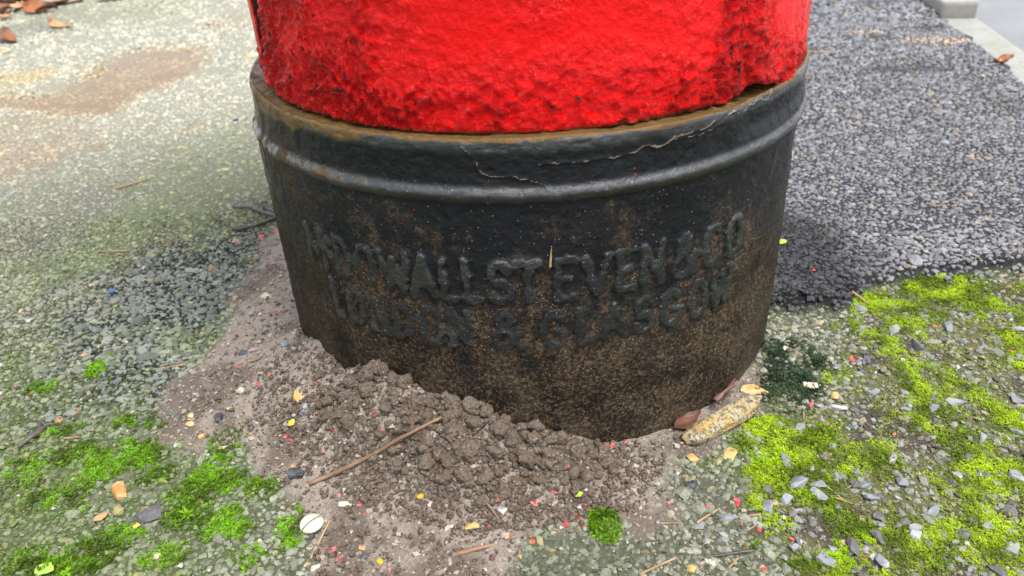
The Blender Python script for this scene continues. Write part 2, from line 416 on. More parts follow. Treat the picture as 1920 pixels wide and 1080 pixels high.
xs = axis(-0.72, 0.62, 0.0040, -60, 60); ys = axis(-0.44, 0.36, 0.0040, -60, 60)
X, Y = np.meshgrid(xs, ys); Xf, Yf = X.ravel(), Y.ravel()
Z = height(Xf, Yf); ZG = Z.reshape(len(ys), len(xs))
Z = np.where(kerb_s(Xf, Yf) > -0.068, -0.25, Z)
Z = np.where(cyl_d(Xf, Yf) < -0.015, -0.02, Z)
nx, ny = len(xs), len(ys)
I = np.arange(nx * ny).reshape(ny, nx)
F = np.stack([I[:-1, :-1], I[:-1, 1:], I[1:, 1:], I[1:, :-1]], -1).reshape(-1, 4)
def hfast(x, y):
    i = np.clip(np.searchsorted(xs, x) - 1, 0, nx - 2); j = np.clip(np.searchsorted(ys, y) - 1, 0, ny - 2)
    fx = (x - xs[i]) / (xs[i + 1] - xs[i]); fy = (y - ys[j]) / (ys[j + 1] - ys[j])
    return (ZG[j, i] * (1 - fx) + ZG[j, i + 1] * fx) * (1 - fy) + (ZG[j + 1, i] * (1 - fx) + ZG[j + 1, i + 1] * fx) * fy
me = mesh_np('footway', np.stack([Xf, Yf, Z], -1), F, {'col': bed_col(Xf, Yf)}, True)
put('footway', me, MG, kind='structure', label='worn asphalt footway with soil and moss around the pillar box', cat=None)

# ------------------------------------------------------------------ kerb and road
def mat_road():
    t = NT('road_asphalt'); n = t.noise(180, 5, 0.7); n2 = t.noise(6, 4)
    c = t.mix(n, (0.08, 0.083, 0.088), (0.26, 0.265, 0.275)); c = t.mix(t.ramp(n2, 0.4, 0.7), c, (0.20, 0.205, 0.215))
    t.p(Base_Color=c, Roughness=0.42); t.p(Normal=t.bump(t.noise(160, 5, 0.7), 0.8, 0.004)); return t.m
MROAD = mat_road()
def strip(s0, s1, t0, t1, z0, z1, bev=0.008):
    """block between two offsets across the kerb line (s) and along it (t)"""
    bm = bmesh.new()
    vs_ = []
    for s in (s0, s1):
        for t in (t0, t1):
            for z in (z0, z1):
                q = KA + knor * s + kdir * t; vs_.append(bm.verts.new((q[0], q[1], z)))
    bmesh.ops.convex_hull(bm, input=vs_)
    bmesh.ops.dissolve_limit(bm, angle_limit=0.02, verts=bm.verts, edges=bm.edges)
    bmesh.ops.bevel(bm, geom=list(bm.edges), offset=bev, segments=2, affect='EDGES', profile=0.6)
    m = bpy.data.meshes.new('kerb_stone'); bm.to_mesh(m); bm.free(); return m
q = [KA + knor * s + kdir * t for s, t in ((-0.02, -60), (40, -60), (40, 60), (-0.02, 60))]
me = mesh_np('road', [(a[0], a[1], -0.012) for a in q], [[0, 1, 2, 3]]); put('road', me, MROAD, kind='structure')
MKERB = mat_simple('kerb_concrete', (0.26, 0.255, 0.235), 0.5, 0.3, 90, 0.5, 0.0015, col2=(0.22, 0.23, 0.18), c2scale=12)
kerb = empty('kerb', (KA[0], KA[1], 0), 'pale concrete kerb between footway and road, one raised stone', 'kerb')
def kpart(name, m, parent=kerb):
    o = put(name, m, MKERB, parent); o.matrix_parent_inverse = Matrix.Translation((-KA[0], -KA[1], 0)); return o
tS = float((G(1812, 42)[:2] - KA) @ kdir)
for i in range(4):
    kpart('kerb_stone', strip(-0.080, 0.0, tS + 0.004 + i * 0.915, tS + 0.911 + i * 0.915, -0.2, 0.046))
for i in range(4):
    kpart('kerb_stone', strip(-0.080, 0.0, tS - 0.911 - i * 0.915, tS - 0.004 - i * 0.915, -0.2, 0.011, 0.006))

# ------------------------------------------------------------------ stone prototypes
def ico(level):
    bm = bmesh.new(); bmesh.ops.create_icosphere(bm, subdivisions=level, radius=1.0)
    bm.verts.ensure_lookup_table()
    V = np.array([v.co[:] for v in bm.verts]); F_ = np.array([[v.index for v in f.verts] for f in bm.faces]); bm.free()
    return V, F_
ICO1 = ico(1); ICO2 = ico(2); ICO3 = ico(3)
OCT = (np.array([[1, 0, 0], [-1, 0, 0], [0, 1, 0], [0, -1, 0], [0, 0, 1], [0, 0, -1.]]),
       np.array([[0, 2, 4], [2, 1, 4], [1, 3, 4], [3, 0, 4], [2, 0, 5], [1, 2, 5], [3, 1, 5], [0, 3, 5]]))

def protos(base, n, jit, flat_top=False):
    out = []
    for k in range(n):
        V = base[0] * (1 + jit * rng.uniform(-1, 1, (len(base[0]), 1))) + jit * 0.4 * rng.normal(size=base[0].shape)
        # chop by random planes so faces read as broken stone
        for _ in range(4):
            nrm = rng.normal(size=3); nrm /= np.linalg.norm(nrm); o = rng.uniform(0.55, 0.85)
            d = V @ nrm - o; V = V - np.maximum(d, 0)[:, None] * nrm
        if flat_top: V[:, 2] = np.minimum(V[:, 2], 0.62)
        out.append((V, base[1]))
    return out

def rotm(az, tilt_az, tilt):
    ca, sa = np.cos(az), np.sin(az); n = len(az)
    Rz = np.zeros((n, 3, 3)); Rz[:, 0, 0] = ca; Rz[:, 0, 1] = -sa; Rz[:, 1, 0] = sa; Rz[:, 1, 1] = ca; Rz[:, 2, 2] = 1
    kx, ky = np.cos(tilt_az), np.sin(tilt_az); c, s = np.cos(tilt), np.sin(tilt); t = 1 - c
    Rt = np.zeros((n, 3, 3))
    Rt[:, 0, 0] = t * kx * kx + c; Rt[:, 0, 1] = t * kx * ky; Rt[:, 0, 2] = s * ky
    Rt[:, 1, 0] = t * kx * ky; Rt[:, 1, 1] = t * ky * ky + c; Rt[:, 1, 2] = -s * kx
    Rt[:, 2, 0] = -s * ky; Rt[:, 2, 1] = s * kx; Rt[:, 2, 2] = c
    return Rt @ Rz

def scatter(plist, pos, scale, Rm, cols):
    n = len(pos); idx = rng.integers(0, len(plist), n); VV = []; FF = []; CC = []; off = 0
    for k, (V, F_) in enumerate(plist):
        s = np.nonzero(idx == k)[0]
        if len(s) == 0: continue
        P = np.einsum('nij,nvj->nvi', Rm[s], V[None] * scale[s][:, None, :]) + pos[s][:, None, :]
        VV.append(P.reshape(-1, 3)); CC.append(np.repeat(cols[s], len(V), 0))
        FF.append((F_[None] + (off + np.arange(len(s)) * len(V))[:, None, None]).reshape(-1, F_.shape[1])); off += len(s) * len(V)
    return np.concatenate(VV), np.concatenate(FF), np.concatenate(CC)

def in_view(x, y, z=0.0, mx=260, my=220):
    P = np.stack([x, y, np.broadcast_to(z, x.shape)], -1); px, py, w = project(P)
    return (w > 0.05) & (px > -mx) & (px < 1920 + mx) & (py > -my) & (py < 1080 + my)

def jgrid(x0, x1, y0, y1, s, jit=0.42):
    gx, gy = np.meshgrid(np.arange(x0, x1, s), np.arange(y0, y1, s)); gx = gx + (np.arange(gx.shape[0]) % 2)[:, None] * s * 0.5
    x = gx.ravel() + rng.uniform(-jit, jit, gx.size) * s; y = gy.ravel() + rng.uniform(-jit, jit, gy.size) * s
    m = in_view(x, y) & (cyl_d(x, y) > 0.002) & (kerb_s(x, y) < -0.083)
    return x[m], y[m]

CH1 = protos(ICO1, 16, 0.22); CHO = protos(OCT, 10, 0.18)

def hidden(x, y):   # ground wholly behind the box
    return (np.abs(x - 0.0) < 0.17) & (y > 0.05) & (y < 1.6)

# ------------------------------------------------------------------ chippings of the old (left) and new (right) surface
def chippings():
    sets = []
    for (x0, x1, y0, y1, s, pl) in ((-0.85, 0.90, -0.45, 0.08, 0.0052, CH1), (-0.95, 0.95, 0.08, 0.42, 0.0056, CHO), (-1.6, 1.3, 0.42, 1.05, 0.0074, CHO), (-2.6, 1.3, 1.05, 2.5, 0.0115, CHO)):
        x, y = jgrid(x0, x1, y0, y1, s)
        k = ~hidden(x, y); x, y = x[k], y[k]
        sets.append((x, y, np.full(len(x), s), pl))
        if s < 0.009:   # a second population of larger stones
            x, y = jgrid(x0, x1, y0, y1, 0.017, 0.5); k = rng.uniform(size=len(x)) < 0.25 + 0.75 * darkw(x, y, np.full(len(x), 0.5)); sets.append((x[k], y[k], np.full(k.sum(), 0.0092), pl))
    oldV, newV = [], []
    for x, y, s, pl in sets:
        n1, n2, n3, ss, nw, rm, pu = zone_cols(x, y)
        r = rng.uniform(size=len(x)); keep = (r > ss * 0.985) & (r > rm * 0.40)
        x, y, s, n1, n2, n3, ss, nw, rm, pu = [a[keep] for a in (x, y, s, n1, n2, n3, ss, nw, rm, pu)]
        n = len(x); k = np.clip(np.exp(rng.normal(0, 0.30, n)), 0.5, 1.5)
        sx = s * 0.66 * k * (1 - 0.10 * rm); sc = np.stack([sx * rng.uniform(0.9, 1.25, n), sx * rng.uniform(0.65, 1.0, n), sx * rng.uniform(0.45, 0.8, n)], -1)
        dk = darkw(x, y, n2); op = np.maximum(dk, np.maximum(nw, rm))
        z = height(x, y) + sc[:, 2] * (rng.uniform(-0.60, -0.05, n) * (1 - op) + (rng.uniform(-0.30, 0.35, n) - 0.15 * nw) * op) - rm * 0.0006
        Rm = rotm(rng.uniform(0, 6.28, n), rng.uniform(0, 6.28, n), np.abs(rng.normal(0, 0.24, n)) * (1 - 0.35 * nw))
        v = rng.uniform(0.60, 1.40, n)[:, None]
        c = np.tile(np.array([0.265, 0.270, 0.215]), (n, 1))
        c = mixc(c, (0.205, 0.245, 0.125), sm(0.40, 0.68, n1) * 0.75)
        c = mixc(c, (0.125, 0.150, 0.075), 0.6 * sm(-0.02, -0.2, y) * sm(-0.15, -0.3, x))
        far = sm(0.10, 0.8, y) * sm(0.0, -0.5, x)
        c = mixc(c, (0.43, 0.425, 0.355), far * 0.85)
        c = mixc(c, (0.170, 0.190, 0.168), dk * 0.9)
        c = mixc(c, (0.40, 0.32, 0.22), pu * 0.75)
        c = mixc(c, (0.215, 0.220, 0.205), rm * 0.9)
        c = mixc(c, (0.215, 0.220, 0.235), nw)
        c = mixc(c, (0.050, 0.051, 0.057), nw * sm(-0.06, 0.02, poly_sd(DARKR, x, y) + (n2 - 0.5) * 0.05))
        c = tint(c, x, y, n2)
        warm = rng.uniform(size=n) > 0.955
        c[warm] = c[warm] * np.array([1.5, 1.2, 0.85])
        c = c * v
        isn = nw > 0.5
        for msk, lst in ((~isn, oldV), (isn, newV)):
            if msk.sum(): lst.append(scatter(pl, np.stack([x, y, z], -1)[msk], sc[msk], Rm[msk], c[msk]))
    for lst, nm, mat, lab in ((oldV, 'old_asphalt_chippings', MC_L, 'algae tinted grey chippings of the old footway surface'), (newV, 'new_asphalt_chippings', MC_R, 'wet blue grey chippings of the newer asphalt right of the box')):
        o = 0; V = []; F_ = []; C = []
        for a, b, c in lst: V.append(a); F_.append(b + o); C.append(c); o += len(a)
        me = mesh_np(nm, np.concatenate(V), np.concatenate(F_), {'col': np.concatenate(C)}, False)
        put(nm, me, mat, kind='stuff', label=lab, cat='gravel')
chippings()

# ------------------------------------------------------------------ grit on the soil
def grit():
    x, y = jgrid(-0.46, 0.30, -0.45, 0.12, 0.0042, 0.5)
    n1, n2, n3, ss, nw, rm, pu = zone_cols(x, y); k = rng.uniform(size=len(x)) < ss * 0.85
    x, y, n2 = x[k], y[k], n2[k]; n = len(x)
    s = 0.0012 * np.exp(rng.normal(0, 0.50, n)); s = np.minimum(s, 0.0042)
    sc = np.stack([s * rng.uniform(0.9, 1.4, n), s * rng.uniform(0.7, 1.1, n), s * rng.uniform(0.6, 0.9, n)], -1)
    z = height(x, y) + s * 0.2
    c = np.tile(np.array([0.29, 0.243, 0.205]), (n, 1)) * rng.uniform(0.5, 1.6, n)[:, None]
    u = rng.uniform(size=n)
    c[u > 0.90] = np.array([0.38, 0.32, 0.24]); c[u > 0.945] = np.array([0.13, 0.14, 0.155]); c[u > 0.97] = np.array([0.24, 0.24, 0.24]); c[u > 0.985] = np.array([0.55, 0.52, 0.46])
    Rm = rotm(rng.uniform(0, 6.28, n), rng.uniform(0, 6.28, n), rng.uniform(0, 0.6, n))
    V, F_, C = scatter(CHO, np.stack([x, y, z], -1), sc, Rm, c)
    put('soil_grit', mesh_np('soil_grit', V, F_, {'col': C}), MC_S, kind='stuff', label='fine grit and crumbs strewn over the bare soil', cat='grit')
grit()
def asphalt_grit():
    x, y = jgrid(-0.75, 0.60, -0.45, 0.25, 0.0052, 0.5)
    n1, n2, n3, ss, nw, rm, pu = zone_cols(x, y); k = (ss < 0.4) & (nw < 0.5) & ~hidden(x, y); x, y = x[k], y[k]; n = len(x)
    s = np.clip(0.0013 * np.exp(rng.normal(0, 0.4, n)), 0.0006, 0.003)
    c = bed_col(x, y) * rng.uniform(0.8, 2.6, n)[:, None]; u = rng.uniform(size=n)
    c[u > 0.96] = np.array([0.40, 0.34, 0.24]); c[u > 0.985] = np.array([0.52, 0.50, 0.46])
    V, F_, C = scatter(CHO, np.stack([x, y, height(x, y) + s * 0.5], -1), np.stack([s * 1.3, s, s * .8], -1), rotm(rng.uniform(0, 6.28, n), rng.uniform(0, 6.28, n), rng.uniform(0, 0.7, n)), c)
    put('asphalt_grit', mesh_np('asphalt_grit', V, F_, {'col': C}), MC_S, kind='stuff', label='fine grit lodged between the chippings of the old footway', cat='grit')
asphalt_grit()

# ------------------------------------------------------------------ pillar box
box = empty('pillar_box', (0, 0, 0), 'red cast iron pillar box with black plinth standing in the footway', 'pillar box')

# stroke alphabet, unit height, x from 0 to the given width
def arc(cx, cy, rx, ry, a0, a1, n=9):
    return [(cx + rx * math.cos(math.radians(a)), cy + ry * math.sin(math.radians(a))) for a in np.linspace(a0, a1, n)]
GL = {
 'M': (0.95, [[(0.05, 0), (0.05, 1), (0.47, 0.25), (0.9, 1), (0.9, 0)]]),
 'c': (0.45, [arc(0.24, 0.62, 0.2, 0.25, 45, 315)]),
 'D': (0.72, [[(0.05, 0), (0.05, 1)], [(0.05, 1)] + arc(0.22, 0.5, 0.45, 0.5, 90, -90, 11) + [(0.05, 0)]]),
 'O': (0.82, [arc(0.41, 0.5, 0.36, 0.5, 0, 360, 17)]),
 'W': (1.05, [[(0.0, 1), (0.27, 0), (0.52, 0.85), (0.78, 0), (1.05, 1)]]),
 'A': (0.8, [[(0, 0), (0.4, 1), (0.8, 0)], [(0.15, 0.35), (0.65, 0.35)]]),
 'L': (0.5, [[(0.05, 1), (0.05, 0), (0.44, 0)]]),
 'S': (0.66, [arc(0.33, 0.74, 0.28, 0.26, 20, 270, 9) + arc(0.33, 0.25, 0.3, 0.25, 90, -160, 9)]),
 'T': (0.72, [[(0, 1), (0.72, 1)], [(0.36, 1), (0.36, 0)]]),
 'E': (0.6, [[(0.58, 1), (0.05, 1), (0.05, 0), (0.58, 0)], [(0.05, 0.52), (0.48, 0.52)]]),
 'V': (0.8, [[(0, 1), (0.4, 0), (0.8, 1)]]),
 'N': (0.75, [[(0.05, 0), (0.05, 1), (0.7, 0), (0.7, 1)]]),
 'G': (0.8, [arc(0.41, 0.5, 0.36, 0.5, 40, 330, 13) + [(0.75, 0.42), (0.48, 0.42)]]),
 'C': (0.76, [arc(0.41, 0.5, 0.36, 0.5, 45, 315, 13)]),
 '&': (0.8, [[(0.95, 0), (0.25, 0.70)] + arc(0.42, 0.80, 0.2, 0.2, 200, -30, 8) + [(0.16, 0.40)] + arc(0.36, 0.26, 0.3, 0.26, 150, 330, 8) + [(0.92, 0.48)]]),
 'o': (0.5, [arc(0.25, 0.66, 0.2, 0.27, 0, 360, 13)]),
}
LINE1 = [('M', -43.2), ('c', -39.2), ('D', -35.6), ('O', -30.2), ('W', -24.0), ('A', -18.6), ('L', -14.0), ('L', -10.0), ('S', -5.3), ('T', -0.6), ('E', 5.4), ('V', 10.8), ('E', 16.0), ('N', 20.8), ('&', 27.0), ('C', 33.2), ('O', 39.0)]
LINE2 = [('L', -39.2), ('O', -34.4), ('N', -29.0), ('D', -23.6), ('O', -18.0), ('N', -12.8), ('&', -5.0), ('G', 3.4), ('L', 9.0), ('A', 14.0), ('S', 19.6), ('G', 25.2), ('O', 31.0), ('W', 36.8)]
LET = []
for line, z0, hh in ((LINE1, 0.1555, 0.0315), (LINE2, 0.1135, 0.0300)):
    for ch, ang in line:
        w, st = GL[ch]; s0 = math.radians(ang) * R0; wd = 0.70
        segs = []
        for pl in st:
            for a, b in zip(pl[:-1], pl[1:]):
                segs.append((s0 + (a[0] - w / 2) * hh * wd, z0 + a[1] * hh, s0 + (b[0] - w / 2) * hh * wd, z0 + b[1] * hh))
        LET.append((ch, np.array(segs)))

def seg_dist(s, z, segs):
    d = np.full(s.shape, 9.0)
    for x0, y0, x1, y1 in segs:
        ex, ey = x1 - x0, y1 - y0; t = np.clip(((s - x0) * ex + (z - y0) * ey) / (ex * ex + ey * ey + 1e-12), 0, 1)
        d = np.minimum(d, np.hypot(s - x0 - t * ex, z - y0 - t * ey))
    return d

def cyl_st(px, py, rad=R0):
    d = ray(px, py); a = d[0] ** 2 + d[1] ** 2; b = 2 * (CAM[0] * d[0] + CAM[1] * d[1]); c = CAM[0] ** 2 + CAM[1] ** 2 - rad ** 2
    t = (-b - math.sqrt(max(b * b - 4 * a * c, 0))) / (2 * a); P = CAM + d * t
    return math.atan2(P[0], -P[1]) * R0, P[2]

def plinth():
    prof = np.array([(0.2505, -0.04), (0.2505, 0.06), (0.2500, 0.15), (0.2496, 0.225), (0.2498, 0.2318), (0.2512, 0.2345), (0.2526, 0.2372), (0.2528, 0.2398), (0.2514, 0.2422), (0.2496, 0.2440),
                     (0.2489, 0.2475), (0.2488, 0.2560), (0.2491, 0.2660), (0.2498, 0.2715), (0.2497, 0.2752), (0.2486, 0.2778), (0.2472, 0.2788), (0.2462, 0.2782), (0.2452, 0.2768), (0.2440, 0.2764), (0.2380, 0.2764), (0.2250, 0.2764)])
    L = np.concatenate([[0], np.cumsum(np.hypot(*np.diff(prof, axis=0).T))])
    t = np.concatenate([np.arange(0, 0.255, 0.00125), np.arange(0.255, L[-1], 0.0009)])
    pr = np.stack([np.interp(t, L, prof[:, 0]), np.interp(t, L, prof[:, 1])], -1)
    for _ in range(3): pr[1:-1] = 0.25 * pr[:-2] + 0.5 * pr[1:-1] + 0.25 * pr[2:]
    tg = np.gradient(pr, axis=0); nr = np.stack([tg[:, 1], -tg[:, 0]], -1); nr /= np.linalg.norm(nr, axis=1)[:, None]
    th = np.radians(np.concatenate([np.arange(-76, 76.01, 0.28), np.linspace(78, 282, 70)]))
    TH, RI = np.meshgrid(th, np.arange(len(pr)))
    r = pr[RI, 0]; z = pr[RI, 1]; s = np.where(TH > np.pi, TH - 2 * np.pi, TH) * R0
    X3, Y3 = np.sin(TH) * R0, -np.cos(TH) * R0
    front = (np.abs(np.degrees(TH)) < 76)
    disp = (fbm(X3 * 30, Y3 * 30, z * 30, 41, 4) - 0.5) * 0.0026 + (fbm(X3 * 160, Y3 * 160, z * 120, 42, 3) - 0.5) * 0.0013
    disp += (fbm(X3 * 12, Y3 * 12, z * 5, 43, 2) - 0.5) * 0.004
    letter = np.zeros_like(z); lid = np.full(z.shape, -1); dbest = np.full(z.shape, 9.0)
    band = front & (z > 0.095) & (z < 0.205)
    sb, zb = s[band], z[band]; lb = letter[band]; ib = lid[band]; db = dbest[band]
    wob = (fbm(sb * 160, zb * 160, seed=51, octs=3) - 0.5) * 0.0062
    for k, (ch, segs) in enumerate(LET):
        m = (sb > segs[:, [0, 2]].min() - 0.008) & (sb < segs[:, [0, 2]].max() + 0.008) & (zb > segs[:, [1, 3]].min() - 0.008) & (zb < segs[:, [1, 3]].max() + 0.008)
        d = seg_dist(sb[m], zb[m], segs) + wob[m]
        v = sm(0.0044, 0.0024, d); lm = lb[m]; im = ib[m]; dm = db[m]
        up = d < dm; dm[up] = d[up]; im[up & (d < 0.0042)] = k; lm = np.maximum(lm, v)
        lb[m] = lm; ib[m] = im; db[m] = dm
    letter[band] = lb; lid[band] = ib
    wl = sm(0.30, 0.52, fbm(s * 21, z * 21, seed=54, octs=3) - 0.10 * sm(-8, -26, np.degrees(TH)))
    letter = letter * (0.62 + 0.38 * wl)
    wear = 0.35 + 0.8 * fbm(s * 38, z * 38, seed=52, octs=3)
    disp += letter * 0.0034 * wear
    # edges of broken paint layers
    pale = np.zeros_like(z)
    def pl(pts): return [cyl_st(*p) for p in pts]
    cracks = [pl([(858, 276), (872, 300), (892, 322), (935, 333), (985, 338), (1015, 350)]),
              pl([(1000, 305), (1060, 303), (1125, 299), (1180, 286), (1240, 270), (1300, 255), (1345, 232), (1385, 196), (1395, 178)]),
              pl([(1235, 270), (1290, 248), (1330, 230), (1362, 208)]), pl([(1372, 215), (1400, 200), (1440, 185), (1452, 168)])]
    topb = front & (z > 0.235)
    sb, zb = s[topb], z[topb]
    wx = (fbm(sb * 90, zb * 90, seed=61, octs=3) - 0.5) * 0.010; wz = (fbm(sb * 90 + 50, zb * 90, seed=62, octs=3) - 0.5) * 0.008
    pb = np.zeros(len(sb)); dd = np.zeros(len(sb))
    for k, c in enumerate(cracks):
        segs = [(*a, *b) for a, b in zip(c[:-1], c[1:])]
        d = seg_dist(sb + wx, zb + wz, segs); pb = np.maximum(pb, sm(0.0009, 0.0001, d) * (0.3 + 0.9 * vnoise(sb * 130, zb * 130, seed=68))); dd = np.maximum(dd, sm(0.0020, 0.0004, d))
    pale[topb] = pb; disp[topb] += dd * 0.0005
    # rust and silt along the top lip and the ledge
    ang = np.degrees(TH)
    rust = sm(0.2742, 0.2785, z + (fbm(s * 60, z * 60, seed=64, octs=3) - 0.5) * 0.006) * front
    rust = np.maximum(rust, sm(0.250, 0.246, r) * sm(0.27, 0.2745, z))
    left = sm(-14, -34, ang)
    rust = np.maximum(rust, 0.75 * left * sm(0.262, 0.274, z + (fbm(s * 30, z * 20, seed=66, octs=3) - 0.5) * 0.02))
    rust = np.maximum(rust, 0.44 * left * sm(0.010, 0.004, np.abs(z - 0.240)))
    pits = sm(0.66, 0.74, fbm(s * 70, z * 110, seed=67, octs=3)) * sm(0.2, 0.24, z) * front
    disp -= pits * 0.0005
    r = r - 0.0035 * sm(35.5, 39, np.degrees(TH)) * sm(0.246, 0.258, z) * (np.degrees(TH) < 120)
    rr = r + disp * nr[RI, 0]; zz = z + disp * nr[RI, 1]
    V = np.stack([np.sin(TH) * rr + 0.0045 * sm(0.21, 0.275, z), -np.cos(TH) * rr, zz], -1).reshape(-1, 3)
    nr_, nc = TH.shape; I = np.arange(nr_ * nc).reshape(nr_, nc); J = np.concatenate([I, I[:, :1]], 1)
    F_ = np.stack([J[:-1, :-1], J[:-1, 1:], J[1:, 1:], J[1:, :-1]], -1).reshape(-1, 4)
    A = {'letter': letter.ravel(), 'pale': pale.ravel(), 'rust': rust.ravel()}
    fl = lid.ravel()[F_]; fid = np.where((fl == fl[:, :1]).all(1), fl[:, 0], -1)
    def sub(name, m, parent, lab=None):
        f = F_[m]; u, inv = np.unique(f, return_inverse=True)
        me = mesh_np(name, V[u], inv.reshape(f.shape), {k: a[u] for k, a in A.items()}, True)
        return put(name, me, MPL, parent, lab)
    pb_ = sub('plinth', fid < 0, box, 'black painted plinth with moulded bead, soil splashed and chipped at the rim')
    for k in range(len(LET)):
        if (fid == k).any(): sub('raised_letter', fid == k, pb_)
plinth()

GAP_L, GAP_R = -56.3, 37.0
def red_body():
    def patch(name, th, zbot, rad_fn, extra_up, lab, parent=box):
        th = np.radians(th); zrel = np.concatenate([np.arange(0, 0.105, 0.0013), np.array([0.12, 0.15, 0.2, 0.3, 0.45, 0.6, 0.8, extra_up])])
        TH, ZR = np.meshgrid(th, zrel); TH = TH - np.radians(3.0) * sm(-46, -56.3, np.degrees(TH)) * sm(0.085, 0.0, ZR); z = zbot(np.degrees(TH)) + ZR; a = np.degrees(TH); s = TH * R0
        X3, Y3 = np.sin(TH) * R0, -np.cos(TH) * R0
        n_big = fbm(X3 * 22, Y3 * 22, z * 22, 71, 3); n_mid = fbm(X3 * 170, Y3 * 170, z * 170, 72, 4); n_fin = fbm(X3 * 340, Y3 * 340, z * 340, 73, 2)
        rough = 0.20 + 0.85 * sm(0.050, 0.012, ZR + (n_big - 0.5) * 0.07) + 0.55 * sm(-14, -34, a + (n_big - .5) * 22) + 0.9 * sm(31.5, 35, a + (n_big - .5) * 7) * sm(47, 41, a + (n_mid - .5) * 8)
        rough = np.clip(rough * (0.55 + 0.9 * sm(0.35, 0.65, n_big)), 0.06, 1.2)
        rough = np.where(ZR > 0.11, 0.2, rough)
        lump = sm(0.46, 0.60, n_mid)
        disp = rough * (lump * 0.0014 + (n_mid - 0.5) * 0.0044 + (n_fin - 0.5) * 0.0040)
        pit = sm(0.67, 0.73, n_mid + 0.1 * (n_big - 0.5)) * (rough > 0.55) * sm(-10, -40, a)
        for (ba, bz, bw, bl) in ((37.0, 0.075, 0.5, 0.012), (39.2, 0.078, 0.45, 0.010), (35.2, 0.035, 0.4, 0.008), (38.2, 0.033, 0.5, 0.004), (41.6, 0.080, 0.4, 0.012), (43.0, 0.068, 0.4, 0.006)):
            pit = np.maximum(pit, sm(1.0, 0.4, np.hypot((a - ba + (n_fin - .5) * 1.2) / bw, (ZR - bz) / bl)))
        disp = disp - pit * 0.0016
        r = rad_fn(a, ZR) + disp
        edge = sm(0.0045, 0.0, ZR); r = r - edge ** 2 * 0.0014
        z = z + (n_mid - 0.5) * 0.004 * sm(0.012, 0.0, ZR)
        rust = 0.75 * sm(0.007, 0.0, ZR + (n_mid - .5) * 0.006) * sm(33, 27, a)
        V = np.stack([np.sin(TH) * r + 0.0035, -np.cos(TH) * r, z], -1)
        # turn the edges inwards so that the casting has thickness
        def inset(row): q = row.copy(); k = 1 - 0.016 / np.hypot(q[..., 0], q[..., 1]); q[..., 0] *= k; q[..., 1] *= k; return q
        V = np.concatenate([inset(V[:1]), V], 0)
        ex = lambda A_: np.concatenate([A_[:1], A_], 0)
        rough, rust, pit = ex(rough), ex(rust), ex(pit)
        def ins2(row): q = row.copy(); k = 1 - 0.0018 / np.hypot(q[..., 0], q[..., 1]); q[..., 0] *= k; q[..., 1] *= k; return q
        V = np.concatenate([inset(V[:, :1]), ins2(V[:, :1]), V, ins2(V[:, -1:]), inset(V[:, -1:])], 1)
        ey = lambda A_, e=None: np.concatenate([A_[:, :1] if e is None else A_[:, :1] * 0 + e] * 2 + [A_] + [A_[:, -1:] if e is None else A_[:, -1:] * 0 + e] * 2, 1)
        rough, rust, pit = ey(rough), ey(rust), ey(pit, 1.0)  # cut edges take the dark tone too, painting in the gap's shade
        nr_, nc = V.shape[:2]; I = np.arange(nr_ * nc).reshape(nr_, nc)
        F_ = np.stack([I[:-1, :-1], I[:-1, 1:], I[1:, 1:], I[1:, :-1]], -1).reshape(-1, 4)
        me = mesh_np(name, V.reshape(-1, 3), F_, {'rough': rough.ravel(), 'rust': rust.ravel(), 'pit': pit.ravel()}, True)
        return put(name, me, MRED, parent, lab)
    patch('door', np.arange(GAP_L, GAP_R + 0.01, 0.29), lambda a: 0.2768 + 0 * a,
          lambda a, zr: 0.2365 - 0.0015 * sm(-20, GAP_L, a) + 0.0020 * sm(31, 37, a) * sm(0.0, 0.02, zr), 0.98, 'red door panel, paint lumpy along its foot')
    def rs(a, zr):
        return np.where(a < 180, 0.2385 + 0.0040 * sm(37, 41.5, a) - 0.0020 * sm(52, 75, a), 0.2345)
    def zs(a):
        z = np.where(a < 180, 0.2790 + 0.0060 * sm(37, 39.5, a) - 0.0040 * sm(42, 45, a) - 0.0085 * sm(45, 54, a), 0.2745)
        return z
    thS = np.concatenate([np.arange(GAP_R + 0.05, 76, 0.29), np.linspace(78, 282, 70), np.arange(284, 360 - 63.6, 0.29)])
    patch('shell', thS, zs, rs, 0.98, 'red cast iron shell, ragged where it meets the door')
    # what one sees in the gap beside the door
    th = np.linspace(0, 2 * np.pi, 97)[:-1]; V = []; F_ = []
    for z in (0.2700, 1.25): V += [(0.212 * math.sin(a), -0.212 * math.cos(a), z) for a in th]
    n = len(th); F_ = [[i, (i + 1) % n, n + (i + 1) % n, n + i] for i in range(n)]
    put('inner_wall', mesh_np('inner_wall', V, F_, None, True), MDARK, box)
    # domed cap, above the picture
    pr = [(0.245, 1.25), (0.285, 1.255), (0.292, 1.275), (0.285, 1.295), (0.268, 1.30), (0.24, 1.335), (0.17, 1.37), (0.08, 1.388), (0.0005, 1.392)]
    V = [(r * math.sin(a), -r * math.cos(a), z) for r, z in pr for a in th]
    F_ = [[k * n + i, k * n + (i + 1) % n, (k + 1) * n + (i + 1) % n, (k + 1) * n + i] for k in range(len(pr) - 1) for i in range(n)]
    z0 = np.zeros(len(V)); put('cap', mesh_np('cap', V, F_, {'rough': z0, 'rust': z0, 'pit': z0}, True), MRED, box)
red_body()

